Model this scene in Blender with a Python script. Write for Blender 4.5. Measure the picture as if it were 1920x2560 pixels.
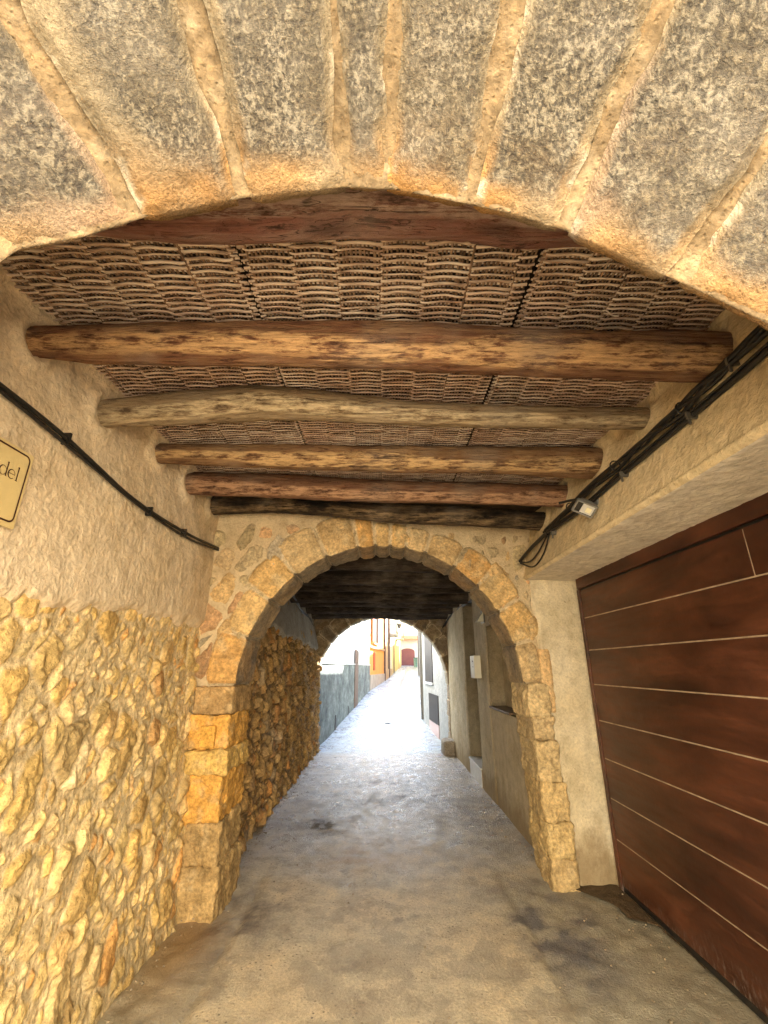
import bpy, math, random
import numpy as np
from math import radians as R_, sin, cos, pi
random.seed(7)
for o in list(bpy.data.objects): bpy.data.objects.remove(o)
SC = bpy.context.scene
COL = SC.collection

# ------------------------------------------------------------------ camera, sky, sun
cam = bpy.data.cameras.new('camera'); co = bpy.data.objects.new('camera', cam); COL.objects.link(co)
cam.sensor_fit = 'VERTICAL'; cam.sensor_height = 32.0; cam.lens = 1108/2560*32.0
cam.clip_start = 0.02; cam.clip_end = 2000
co.location = (0, 0, 1.6); co.rotation_euler = (R_(90+19.3), 0, R_(-0.1))
SC.camera = co
SUN_DIR = np.array([-0.42, -0.80, -0.66]); SUN_DIR /= np.linalg.norm(SUN_DIR)
EL = math.asin(-SUN_DIR[2]); AZ = math.atan2(-SUN_DIR[0], -SUN_DIR[1])
w = bpy.data.worlds.new('World'); SC.world = w; w.use_nodes = True
nt = w.node_tree; bg = nt.nodes['Background']; sky = nt.nodes.new('ShaderNodeTexSky')
sky.sky_type = 'NISHITA'; sky.sun_disc = False; sky.sun_elevation = EL; sky.sun_rotation = AZ
sky.dust_density = 0.4
nt.links.new(sky.outputs[0], bg.inputs[0]); bg.inputs[1].default_value = 0.15
sl = bpy.data.lights.new('sun', 'SUN'); sl.energy = 4.6; sl.angle = R_(0.5); sl.color = (1.0, .94, .84)
so = bpy.data.objects.new('sun', sl); COL.objects.link(so)
from mathutils import Vector
so.rotation_euler = Vector(SUN_DIR).to_track_quat('-Z', 'Y').to_euler()
SC.view_settings.view_transform = 'Standard'; SC.view_settings.look = 'None'
SC.view_settings.exposure = 3.82; SC.view_settings.gamma = 1
SC.cycles.max_bounces = 12; SC.cycles.diffuse_bounces = 8; SC.cycles.sample_clamp_indirect = 6
SC.cycles.use_denoising = True; SC.cycles.denoising_prefilter = 'NONE'
SC.cycles.use_guiding = True; SC.cycles.guiding_training_samples = 24; SC.cycles.caustics_reflective = False; SC.cycles.caustics_refractive = False

# ------------------------------------------------------------------ numpy noise
def h_(i, j, k, s):
    n = (i.astype(np.int64)*374761393 + j.astype(np.int64)*668265263 + k.astype(np.int64)*1440662683 + int(s)*974634777) & 0xffffffff
    n = ((n ^ (n >> 13))*1274126177) & 0xffffffff
    n = ((n ^ (n >> 15))*2246822519) & 0xffffffff
    n = (n ^ (n >> 16)) & 0xffffff
    return n/float(0xffffff)
def vn(p, s=0):
    p = np.asarray(p, float); f = np.floor(p); t = p-f; t = t*t*(3-2*t); i = f.astype(np.int64)
    x, y, z = i[..., 0], i[..., 1], i[..., 2]; a, b, c = t[..., 0], t[..., 1], t[..., 2]
    r = 0
    for dx in (0, 1):
        for dy in (0, 1):
            for dz in (0, 1):
                r = r + h_(x+dx, y+dy, z+dz, s)*(a if dx else 1-a)*(b if dy else 1-b)*(c if dz else 1-c)
    return r*2-1
def fbm(p, sc=1., o=4, s=0, g=.5):
    p = np.asarray(p, float)*sc; r = 0; a = 1; tot = 0
    for k in range(o):
        r = r + a*vn(p+17.3*k, s+k); tot += a; a *= g; p = p*2.03
    return r/tot
def ss(a, b, x):
    t = np.clip((x-a)/(b-a), 0, 1); return t*t*(3-2*t)
def worley(u, v, s=0, jit=.8):
    """F1, F2-F1 edge, id hashes, offset to the cell centre"""
    fu, fv = np.floor(u), np.floor(v)
    b1 = np.full(u.shape, 9.); b2 = np.full(u.shape, 9.); idh = np.zeros(u.shape); cu = np.zeros(u.shape); cv = np.zeros(u.shape)
    z0 = np.zeros(u.shape)
    for du in (-2, -1, 0, 1, 2):
        for dv in (-2, -1, 0, 1, 2):
            iu, iv = fu+du, fv+dv
            px = iu+.5+jit*(h_(iu, iv, z0, s)-.5); py = iv+.5+jit*(h_(iu, iv, z0+1, s)-.5)
            wgt = (h_(iu, iv, z0+2, s)-.5)*.35
            d = np.hypot(u-px, v-py)-wgt
            m = d < b1
            b2 = np.where(m, b1, np.minimum(b2, d))
            idh = np.where(m, h_(iu, iv, z0+3, s), idh); cu = np.where(m, u-px, cu); cv = np.where(m, v-py, cv)
            b1 = np.where(m, d, b1)
    return b1, b2-b1, idh, cu, cv
def hh(idh, k):
    x = idh*(913.7+k*71.3); return x-np.floor(x)

# ------------------------------------------------------------------ mesh helpers
def mesh_obj(name, V, F, mat=None, parent=None, col=None, smooth=True, mats=None, mi=None, extra=None):
    V = np.asarray(V, float).reshape(-1, 3)
    if parent is not None: V = V-np.array(WORLD(parent))
    me = bpy.data.meshes.new(name)
    if isinstance(F, np.ndarray):
        n = F.shape[1]; me.vertices.add(len(V)); me.vertices.foreach_set('co', V.astype(np.float32).ravel())
        me.loops.add(F.size); me.loops.foreach_set('vertex_index', F.astype(np.int32).ravel())
        me.polygons.add(len(F)); me.polygons.foreach_set('loop_start', (np.arange(len(F))*n).astype(np.int32))
        me.polygons.foreach_set('loop_total', np.full(len(F), n, np.int32)); me.update(calc_edges=True)
    else:
        me.from_pydata([tuple(v) for v in V], [], F)
    me.validate()
    if col is not None:
        a = me.color_attributes.new('Col', 'FLOAT_COLOR', 'POINT')
        c = np.ones((len(V), 4), np.float32); c[:, :3] = np.asarray(col).reshape(-1, 3); a.data.foreach_set('color', c.ravel())
    if extra:
        for k, arr in extra.items():
            a = me.attributes.new(k, 'FLOAT', 'POINT'); a.data.foreach_set('value', np.asarray(arr, np.float32).ravel())
    me.polygons.foreach_set('use_smooth', np.full(len(me.polygons), smooth))
    if mat: me.materials.append(mat)
    o = bpy.data.objects.new(name, me); COL.objects.link(o)
    if parent is not None: o.parent = parent
    return o
def WORLD(o):
    v = Vector(o.location)
    while o.parent: o = o.parent; v = v+Vector(o.location)
    return v
def grid_faces(nu, nv, wrap_v=False, keep=None, flip=False):
    i, j = np.meshgrid(np.arange(nu-1), np.arange(nv if wrap_v else nv-1), indexing='ij')
    j2 = (j+1) % nv
    F = np.stack([i*nv+j, i*nv+j2, (i+1)*nv+j2, (i+1)*nv+j], -1).reshape(-1, 4)
    if flip: F = F[:, ::-1]
    if keep is not None: F = F[keep.reshape(-1)]
    return F
def empty(name, loc, label, cat, group=None):
    o = bpy.data.objects.new(name, None); o.location = loc; o.empty_display_size = .1; COL.objects.link(o); tag(o, label, cat, group); return o
def tag(o, label, cat, group=None):
    o['label'] = label; o['category'] = cat
    if group: o['group'] = group
    return o
def struct(o, kind='structure'): o['kind'] = kind; return o
def box_vf(x0, x1, y0, y1, z0, z1):
    V = [(x, y, z) for x in (x0, x1) for y in (y0, y1) for z in (z0, z1)]
    F = [(0, 1, 3, 2), (4, 6, 7, 5), (0, 4, 5, 1), (2, 3, 7, 6), (0, 2, 6, 4), (1, 5, 7, 3)]
    return V, F
def boxes(name, L, mat, parent=None, bevel=0):
    V, F = [], []
    for b in L:
        v, f = box_vf(*b); n = len(V); V += v; F += [tuple(i+n for i in q) for q in f]
    o = mesh_obj(name, V, F, mat, parent, smooth=False)
    if bevel:
        m = o.modifiers.new('bevel', 'BEVEL'); m.width = bevel; m.segments = 2
    return o
def tube_vf(P, r, n=8, tw=0):
    """tube along points P, radius r (number or per point)"""
    P = np.asarray(P, float); m = len(P); r = np.broadcast_to(np.asarray(r, float), (m,))
    T = np.gradient(P, axis=0); T /= np.linalg.norm(T, axis=1)[:, None]+1e-9
    up = np.array([0, 0, 1.]) if abs(T[0][2]) < .9 else np.array([1., 0, 0])
    A = np.cross(T, up); A /= np.linalg.norm(A, axis=1)[:, None]+1e-9; B = np.cross(A, T)
    an = np.linspace(0, 2*pi, n, endpoint=False)+tw
    V = P[:, None, :]+r[:, None, None]*(np.cos(an)[None, :, None]*A[:, None, :]+np.sin(an)[None, :, None]*B[:, None, :])
    F = grid_faces(m, n, wrap_v=True).tolist()
    F.append(list(range(n))); F.append([(m-1)*n+k for k in range(n)][::-1])
    return V.reshape(-1, 3), F
def tubes(name, L, mat, parent=None):
    V, F = [], []; n = 0
    for a in L:
        v, f = tube_vf(*a); V.append(v); F += [[i+n for i in q] for q in f]; n += len(v)
    return mesh_obj(name, np.concatenate(V), F, mat, parent)
def rough_box(name, b, mat, parent, res=.02, rnd=.02, amp=.01, seed=0, colf=None, warp=None):
    """a hewn stone: subdivided box with rounded arrises and a worn surface"""
    x0, x1, y0, y1, z0, z1 = b; Vs, Fs = [], []; n = 0
    c = np.array([(x0+x1)/2, (y0+y1)/2, (z0+z1)/2]); hs = np.array([x1-x0, y1-y0, z1-z0])/2
    for ax in range(3):
        a1, a2 = [(1, 2), (2, 0), (0, 1)][ax]
        for sg in (-1, 1):
            n1 = max(3, int(2*hs[a1]/res)+1); n2 = max(3, int(2*hs[a2]/res)+1)
            A, B = np.meshgrid(np.linspace(-1, 1, n1), np.linspace(-1, 1, n2), indexing='ij')
            Q = np.zeros((n1, n2, 3)); Q[..., ax] = sg*hs[ax]; Q[..., a1] = A*hs[a1]; Q[..., a2] = B*hs[a2]
            r = min(rnd, hs.min()*.9); core = np.clip(Q, -(hs-r), hs-r); d = Q-core
            L = np.linalg.norm(d, axis=-1, keepdims=True)
            Q2 = core+d/np.maximum(L, 1e-9)*r
            N = d/np.maximum(L, 1e-9)
            P = Q2+c
            P = P+N*(amp*fbm(P, 9, 4, seed)+amp*.5*fbm(P, 40, 2, seed+5))[..., None]
            if warp: P = warp(P)
            Vs.append(P.reshape(-1, 3)); F = grid_faces(n1, n2, flip=(sg < 0))+n; Fs.append(F); n += n1*n2
    V = np.concatenate(Vs); F = np.concatenate(Fs)
    return mesh_obj(name, V, F, mat, parent, col=(colf(V) if colf else None))

# ------------------------------------------------------------------ material helpers
class NT:
    def __init__(s, name):
        s.m = bpy.data.materials.new(name); s.m.use_nodes = True; s.t = s.m.node_tree
        s.b = s.t.nodes['Principled BSDF']; s.tc = s.t.nodes.new('ShaderNodeTexCoord').outputs['Object']
    def put(s, sock, v):
        if isinstance(v, bpy.types.NodeSocket): s.t.links.new(v, sock)
        elif isinstance(v, (tuple, list)): sock.default_value = tuple(v)+((1,) if len(v) == 3 and len(sock.default_value) == 4 else ())
        else: sock.default_value = v
    def map(s, scale=(1, 1, 1), rot=(0, 0, 0), vec=None):
        n = s.t.nodes.new('ShaderNodeMapping'); s.put(n.inputs[0], vec or s.tc); n.inputs['Scale'].default_value = scale
        n.inputs['Rotation'].default_value = rot; return n.outputs[0]
    def noise(s, sc, det=4, rough=.55, vec=None, dist=0.):
        n = s.t.nodes.new('ShaderNodeTexNoise'); s.put(n.inputs['Vector'], vec or s.tc); n.inputs['Scale'].default_value = sc
        n.inputs['Detail'].default_value = det; n.inputs['Roughness'].default_value = rough; n.inputs['Distortion'].default_value = dist
        return n.outputs[0]
    def voro(s, sc, vec=None, feat='F1', rnd=1.):
        n = s.t.nodes.new('ShaderNodeTexVoronoi'); n.feature = feat; s.put(n.inputs['Vector'], vec or s.tc); n.inputs['Scale'].default_value = sc
        n.inputs['Randomness'].default_value = rnd
        return n.outputs[0]
    def ramp(s, fac, stops):
        n = s.t.nodes.new('ShaderNodeValToRGB'); s.put(n.inputs[0], fac); e = n.color_ramp.elements
        while len(e) < len(stops): e.new(.5)
        for k, (p, c) in enumerate(stops):
            e[k].position = p; e[k].color = (tuple(c)+(1,)) if isinstance(c, (tuple, list)) else (c, c, c, 1)
        return n.outputs[0]
    def mix(s, fac, a, b, mode='MIX'):
        n = s.t.nodes.new('ShaderNodeMix'); n.data_type = 'RGBA'; n.blend_type = mode
        s.put(n.inputs[0], fac); s.put(n.inputs[6], a); s.put(n.inputs[7], b); return n.outputs[2]
    def math(s, op, a, b=0.):
        n = s.t.nodes.new('ShaderNodeMath'); n.operation = op; s.put(n.inputs[0], a); s.put(n.inputs[1], b); return n.outputs[0]
    def bump(s, h, st=.5, d=.01, nrm=None):
        n = s.t.nodes.new('ShaderNodeBump'); s.put(n.inputs['Height'], h); n.inputs['Strength'].default_value = st; n.inputs['Distance'].default_value = d
        if nrm: s.put(n.inputs['Normal'], nrm)
        return n.outputs[0]
    def attr(s, k='Col', out=0):
        n = s.t.nodes.new('ShaderNodeAttribute'); n.attribute_name = k; return n.outputs[out]
    def sep(s, v=None):
        n = s.t.nodes.new('ShaderNodeSeparateXYZ'); s.put(n.inputs[0], v or s.tc); return n.outputs
    def done(s, col, rough=.9, nrm=None, **k):
        s.put(s.b.inputs['Base Color'], col); s.put(s.b.inputs['Roughness'], rough)
        if nrm: s.put(s.b.inputs['Normal'], nrm)
        for a, v in k.items(): s.put(s.b.inputs[a.replace('_', ' ')], v)
        return s.m
def plain(name, c, rough=.7, var=.25, sc=8, metal=0.):
    n = NT(name); a = n.noise(sc, 5)
    col = n.mix(n.ramp(a, [(.3, 0.), (.7, 1.)]), tuple(x*(1-var) for x in c), tuple(min(1, x*(1+var)) for x in c))
    return n.done(col, rough, n.bump(n.noise(sc*12, 3), .25, .004), Metallic=metal)
def vstone(name='carved_stone', fine=1., rough=.88):
    """stone whose colour patches are stored on its vertices, with fine grain on top"""
    n = NT(name); c = n.attr()
    g = n.noise(45, 6, .65); g2 = n.noise(11, 5, .6)
    c = n.mix(1., c, n.ramp(g, [(.28, (.55, .53, .5)), (.5, (1, 1, 1)), (.72, (1.5, 1.45, 1.35))]), 'MULTIPLY')
    c = n.mix(1., c, n.ramp(g2, [(.3, (.72, .70, .66)), (.55, (1.05, 1.05, 1.05)), (.75, (1.3, 1.27, 1.2))]), 'MULTIPLY')
    pit = n.ramp(n.voro(70), [(.0, 0.), (.3, 1.)])
    hgt = n.math('ADD', n.math('MULTIPLY', g, 1.), n.math('MULTIPLY', pit, .35))
    return n.done(c, rough, n.bump(hgt, .9*fine, .012), Specular_IOR_Level=.25)
def plaster(name, base, warm=None, zlo=None, dirt=.5, grain=38, bd=.012, bs=.8):
    n = NT(name); warm = warm or base
    a = n.noise(1.7, 6, .62); b = n.noise(9, 5, .6)
    c = n.mix(n.ramp(a, [(.35, 0.), (.65, 1.)]), base, warm)
    c = n.mix(1., c, n.ramp(b, [(.25, (.78, .76, .72)), (.5, (1, 1, 1)), (.75, (1.18, 1.17, 1.14))]), 'MULTIPLY')
    sp = n.noise(21, 3, .7)
    c = n.mix(n.math('MULTIPLY', n.ramp(sp, [(.70, 0.), (.76, 1.)]), dirt), c, (.09, .06, .03))
    st = n.noise(3.2, 6, .7, n.map((1, 1, .28)))
    c = n.mix(n.math('MULTIPLY', n.ramp(st, [(.52, 0.), (.72, 1.)]), dirt*.6), c, (.23, .165, .09))
    c = n.mix(1., c, n.ramp(n.noise(grain, 5, .7), [(.3, (.80, .79, .77)), (.5, (1, 1, 1)), (.7, (1.15, 1.15, 1.13))]), 'MULTIPLY')
    if zlo:   # rising damp: brown tide marks with a ragged upper edge
        zz = n.math('ADD', n.sep()[2], n.math('MULTIPLY', n.noise(4.5, 6, .72, n.map((1, 1, .5))), zlo*1.6))
        c = n.mix(n.math('MULTIPLY', n.ramp(zz, [(min(.95, zlo*1.0), 1.), (min(.99, zlo*1.45), 0.)]), .75), c, n.mix(b, (.20, .125, .055), (.38, .29, .16)))
    h = n.noise(grain, 6, .62, dist=.4); h2 = n.noise(grain*.25, 4, .6)
    nb = n.bump(h2, .5, .02, n.bump(h, bs, bd))
    return n.done(c, .92, nb, Specular_IOR_Level=.2)
def wood(name, light, mid, dark, amt=.5, soot=0., gr=1.):
    n = NT(name); v = n.map((2.2, 26, 26)); v2 = n.map((.9, 7, 7))
    g = n.noise(1.6*gr, 8, .75, v, .6); p = n.noise(2.0, 7, .72, v2, 1.0)
    c = n.ramp(n.math('ADD', n.math('MULTIPLY', g, .55), n.math('MULTIPLY', p, .45)), [(.36, dark), (.45, mid), (.57, tuple(.6*a+.4*b for a, b in zip(mid, light))), (.66, light)])
    bd = n.attr('band', 2); fl = n.mix(.45, n.noise(3.0, 7, .8, n.map((2.6, 17, 17)), .15), n.noise(5.0, 5, .7, n.map((1.5, 5, 5)), .2))
    c = n.mix(n.math('MULTIPLY', bd, n.ramp(fl, [(.465, 0.), (.505, 1.)])), c, n.ramp(fl, [(.49, light), (.55, tuple(min(1, x*1.35) for x in light)), (.66, tuple(min(1, x*1.7) for x in light))]))
    c = n.mix(n.ramp(fl, [(.41, .9), (.455, 0.)]), c, dark)
    c = n.mix(n.ramp(n.noise(2.4, 5, .6), [(.5, 0.), (.72, .4)]), c, (.34, .29, .23))
    kn = n.voro(1.9, n.map((.8, 2.2, 2.2)))
    c = n.mix(n.ramp(kn, [(.03, .8), (.16, 0.)]), c, dark)
    cr = n.noise(1.1, 3, .5, n.map((.7, 30, 30)), .5)
    crk = n.ramp(cr, [(.488, 0.), (.499, 1.), (.503, 1.), (.514, 0.)])
    big = n.ramp(n.noise(.9, 2, .5), [(.5, 0.), (.6, 1.)])
    c = n.mix(n.math('MULTIPLY', n.math('MULTIPLY', crk, big), .85), c, (.015, .01, .006))
    if soot: c = n.mix(n.math('MULTIPLY', n.ramp(n.noise(2.3, 5, .65, n.map((1, 2.5, 2.5))), [(.38, 1.), (.6, 0.)]), soot), c, (.012, .009, .006))
    hgt = n.math('SUBTRACT', g, n.math('MULTIPLY', crk, .25))
    return n.done(c, .82, n.bump(n.math('ADD', hgt, n.math('MULTIPLY', p, 1.2)), 1., .022), Specular_IOR_Level=.25)

M = {}
M['vstone'] = vstone()
M['plaster_l'] = plaster('ochre_plaster', (.62, .49, .32), (.70, .585, .43), dirt=.3)
M['plaster_r'] = plaster('beige_plaster', (.60, .49, .30), (.68, .57, .38), dirt=.25, grain=30, bd=.016)
M['plaster_s'] = plaster('pale_soffit_plaster', (.70, .65, .55), (.78, .73, .63), dirt=.1, grain=26, bd=.012, bs=.55)
M['plaster_j'] = plaster('stained_plaster', (.60, .51, .34), (.70, .62, .46), zlo=.62, dirt=.8, grain=55, bd=.006)
M['plaster_p'] = plaster('passage_plaster', (.52, .43, .28), (.62, .54, .39), zlo=.55, dirt=.7, grain=50, bd=.006)
M['mortar'] = plaster('lime_mortar', (.52, .40, .25), (.60, .49, .32), dirt=.2, grain=60, bd=.01)
M['body'] = plain('wall_core', (.4, .3, .18), .95)
M['cable'] = plain('black_cable_rubber', (.012, .011, .010), .45, .3, 30)
M['iron'] = plain('grey_metal', (.16, .15, .13), .5, .2, 40, .6)
M['white'] = plain('cream_paint', (.72, .70, .60), .5, .06, 6)
M['tile'] = plain('pale_tile', (.62, .63, .62), .35, .12, 10)

# ------------------------------------------------------------------ ground
def gz(Y):
    Y = np.asarray(Y, float); return .05*np.clip(Y-11, 0, 37)*ss(10.5, 13.5, Y)
def left_line(Y): return np.interp(Y, [-5, 10, 11.8, 15.9, 20, 28.5, 44, 60], [-1.3, -1.32, -1.39, -.99, -.77, .12, 1.6, 3.1])
def right_line(Y): return np.interp(Y, [-5, 10, 10.4, 13.9, 20, 28.5, 44, 60], [1.5, 1.42, 1.4, 1.2, 1.55, 2.3, 3.35, 4.6])
def ground():
    xs = np.concatenate([[-500, -120, -30, -8, -4], np.arange(-2.4, 2.41, .025), [4, 8, 30, 120, 500]])
    ys = np.concatenate([[-500, -120, -30, -8, -3], np.arange(-1, 11, .025), np.arange(11, 20, .08), np.arange(20, 60, .5), [80, 150, 500]])
    Y, X = np.meshgrid(ys, xs, indexing='ij')
    P = np.stack([X, Y, X*0], -1)
    z = gz(Y)+.008*fbm(P, 1.3, 4, 3)+.0035*fbm(P, 9, 4, 9)
    rut = np.exp(-((X-.10)/.028)**2)*ss(3.5, 5.5, Y)*(1-ss(10, 11, Y)); z = z-.006*rut
    z = z+.03*ss(1.15, 1.55, np.abs(X-.05))*ss(3.6, 4.3, Y)*(1-ss(9.8, 10.2, Y))*.5
    # transverse joints out in the street
    z = z-.012*np.exp(-(((Y-14) % 3.1-1.5)/.08)**2)*ss(12, 13, Y)
    lw = .95+.03*fbm(P, 3, 4, 15)
    lane = ss(-.02, .02, np.abs(X-.0)-lw)*ss(2, 2.4, Y+0*X)*(1-ss(4.0, 4.6, Y))
    z = z-.010*lane-.012*np.exp(-((np.abs(X)-lw)/.03)**2)*ss(2, 2.4, Y)*(1-ss(4.0, 4.6, Y))+.012*lane*fbm(P, 14, 3, 16)
    st = 0
    for (sx, sy, sr, sk) in ((-1.0, 3.75, .30, 1), (1.12, 3.75, .34, 1), (-.62, 5.9, .3, .8), (.35, 6.8, .35, .8), (.9, 6.0, .3, .7), (-.35, 4.6, .22, .4), (.0, 7.6, .25, .6), (1.05, 3.2, .25, .6)):
        st = st+sk*np.exp(-(np.hypot((X-sx)/1.0, (Y-sy)/1.5)/sr)**2)
    st = np.clip(.75*st*np.clip(.7+3.0*fbm(P, 7, 5, 18, .65), 0, 1.6), 0, 1)
    st = np.clip(st+.45*ss(.05, .4, fbm(P*np.array([.7, 1.6, 1]), 2.2, 5, 28, .6))*ss(4.4, 5.4, Y)*(1-ss(9, 11, Y)), 0, 1)
    och = np.exp(-(np.hypot(X+1.25, (Y-3.45)/2.2)/.22)**2)+.8*np.exp(-(np.hypot((X+.25)/1.6, (Y-4.7))/.28)**2)*np.clip(.6+1.4*fbm(P, 9, 4, 19), 0, 1); och = np.clip(och, 0, 1)
    P[..., 2] = z
    n = NT('worn_concrete'); s = n.sep()
    a = n.noise(1.1, 7, .62); b = n.noise(6, 6, .65); f = n.noise(60, 4, .7)
    c = n.mix(n.ramp(a, [(.36, 0.), (.62, 1.)]), (.56, .465, .32), (.48, .44, .34))
    c = n.mix(1., c, n.ramp(b, [(.28, (.60, .57, .54)), (.5, (1, 1, 1)), (.74, (1.3, 1.27, 1.2))]), 'MULTIPLY')
    c = n.mix(1., c, n.ramp(f, [(.3, (.72, .71, .7)), (.5, (1, 1, 1)), (.7, (1.25, 1.24, 1.2))]), 'MULTIPLY')
    # the passage floor: brown damp concrete, with the bluish sky reflection painted into its colour
    ymask = n.ramp(n.math('ADD', n.math('MULTIPLY', s[1], .1), n.math('MULTIPLY', n.math('SUBTRACT', a, .5), .35)), [(.40, 0.), (.56, 1.)])
    wetn = n.ramp(n.noise(2.6, 9, .78, n.map((1, .5, 1))), [(.36, 0.), (.56, 1.)])
    wet = n.math('MULTIPLY', wetn, ymask)
    c = n.mix(n.math('MULTIPLY', wet, .75), c, n.mix(n.ramp(b, [(.42, 0.), (.58, 1.)]), (.13, .11, .10), (.36, .365, .40)))
    c = n.mix(n.math('MULTIPLY', n.ramp(n.noise(2.1, 5, .7), [(.60, 0.), (.68, 1.)]), .6), c, (.15, .13, .11))
    ag = n.ramp(n.voro(27), [(.13, 1.), (.20, 0.)])
    agm = n.ramp(n.noise(2.4, 3), [(.42, 0.), (.6, 1.)])
    c = n.mix(n.math('MULTIPLY', n.math('MULTIPLY', ag, agm), .75), c, (.05, .035, .022))
    crk = n.ramp(n.noise(.5, 3, .5), [(.4985, 0.), (.5, .5), (.5015, 0.)])
    pt = n.ramp(n.noise(1.5, 9, .74, n.map((1, .8, 1), (0, 0, .4))), [(.515, 0.), (.53, 1.)])
    c = n.mix(n.math('MULTIPLY', pt, .5), c, n.mix(b, (.20, .165, .12), (.42, .37, .29)))
    rg = n.mix(wet, (.55, .55, .55), n.ramp(n.noise(7, 9, .82, n.map((1, .6, 1))), [(.44, .13), (.52, .30), (.60, .62)]))
    hgt = n.math('SUBTRACT', n.math('ADD', n.math('MULTIPLY', f, .6), n.math('MULTIPLY', b, .9)), n.math('MULTIPLY', crk, .3))
    lane_ = n.attr('lane', 2); c = n.mix(n.math('MULTIPLY', lane_, .6), c, n.mix(b, (.20, .18, .13), (.34, .31, .24)))
    c = n.mix(n.math('MULTIPLY', n.attr('stain', 2), .85), c, n.mix(f, (.10, .095, .105), (.22, .21, .225)))
    c = n.mix(n.math('MULTIPLY', n.attr('ochre', 2), .7), c, (.34, .20, .07))
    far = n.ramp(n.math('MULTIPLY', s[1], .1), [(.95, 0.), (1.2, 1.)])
    c = n.mix(far, c, n.mix(1., c, (.85, 1.12, 1.5), 'MULTIPLY'))  # skylight on the street ground, painted in as a blue tint
    spk = n.noise(70, 4, .7)
    glint = n.ramp(n.voro(24), [(.10, 1.), (.15, 0.)])  # glints on the wet floor, painted as pale flecks
    c = n.mix(n.math('MULTIPLY', n.math('MULTIPLY', glint, wet), .8), c, (.75, .75, .78))
    spc = n.math('SUBTRACT', n.math('ADD', .45, n.math('MULTIPLY', wet, .25)), n.math('MULTIPLY', n.attr('stain', 2), .6))
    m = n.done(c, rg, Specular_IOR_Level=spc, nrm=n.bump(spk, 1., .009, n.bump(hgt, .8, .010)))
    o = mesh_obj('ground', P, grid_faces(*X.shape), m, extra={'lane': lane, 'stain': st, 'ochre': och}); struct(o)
    # pale concrete drainage strip down the middle of the far street
    ys = np.linspace(13.5, 44, 140); cx = np.interp(ys, [13.5, 15.5, 28, 44], [.12, .20, 1.1, 2.4])
    w_ = .085+.05*fbm(np.stack([ys, ys*0, ys*0], -1), 1.5, 3, 4)
    V = np.stack([np.stack([cx-w_, ys, gz(ys)+.022], -1), np.stack([cx+w_, ys, gz(ys)+.022], -1)], 1)
    struct(mesh_obj('drain_strip', V, grid_faces(140, 2, flip=True), plain('pale_concrete', (.42, .42, .41), .8, .15, 3)))
    # bare damp earth left open along the foot of the garage door
    t = np.linspace(0, 1, 60); yy = 4.17-t*1.0
    inner = 1.43+.20*ss(0, .35, t)+.16*ss(.45, .6, t)+.0*t+.03*fbm(np.stack([t*9, t*0, t*0], -1), 1, 3, 8)
    k = 8; V = np.stack([np.stack([inner+(1.80-inner)*j/(k-1), yy, 0*yy+.012+.012*fbm(np.stack([yy*9, yy*0+j, yy*0], -1), 1, 3, 2)*(0 < j < k-1)], -1) for j in range(k)], 1)
    V[:, :, 2] += .004
    n = NT('damp_earth'); g = n.noise(14, 6, .7)
    m = n.done(n.ramp(g, [(.3, (.045, .028, .014)), (.55, (.10, .065, .032)), (.75, (.20, .14, .08))]), .7, n.bump(n.noise(50, 5, .7), 1., .012))
    struct(mesh_obj('earth_strip', V, grid_faces(60, k), m))
ground()
def gravel():
    rng = np.random.RandomState(5); V, F = [], []; n0 = 0
    for k in range(420):
        q = rng.rand()
        if q < .40: y = rng.uniform(2.6, 9.6); x = -1.27+abs(rng.normal(0, .07))-.06*(y < 3.7)
        elif q < .72: y = rng.uniform(4.7, 9.6); x = 1.33-abs(rng.normal(0, .07))
        elif q < .88: y = rng.uniform(2.4, 4.1); x = rng.uniform(1.25, 1.78)
        else: y = rng.uniform(2.7, 8); x = rng.uniform(-1, 1)
        r = rng.uniform(.0025, .0085)*(1.6 if rng.rand() < .08 else 1)
        a = rng.normal(size=(12, 3)); a /= np.linalg.norm(a, axis=1)[:, None]
        lat = [(-.5*pi+pi*(i+.5)/3) for i in range(3)]; P = [(0, 0, -1)]
        for i, la in enumerate(lat):
            for j in range(5): P.append((cos(la)*cos(j*2*pi/5+i), cos(la)*sin(j*2*pi/5+i), sin(la)))
        P.append((0, 0, 1)); P = np.array(P)*rng.uniform(.7, 1.25, (len(P), 1))*np.array([1, rng.uniform(.7, 1.3), .6])*r+np.array([x, y, .012+r*.3+.015*(1.15 < abs(x) < 1.35)])
        V.append(P)
        for j in range(5):
            F.append([n0, n0+1+(j+1) % 5, n0+1+j]); F.append([n0+16, n0+11+j, n0+11+(j+1) % 5])
            for i in range(2): F.append([n0+1+5*i+j, n0+1+5*i+(j+1) % 5, n0+6+5*i+(j+1) % 5, n0+6+5*i+j])
        n0 += 17
    o = mesh_obj('grit', np.concatenate(V), F, plain('sandy_grit', (.30, .24, .16), .9, .5, 3)); o['kind'] = 'stuff'
gravel()

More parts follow.
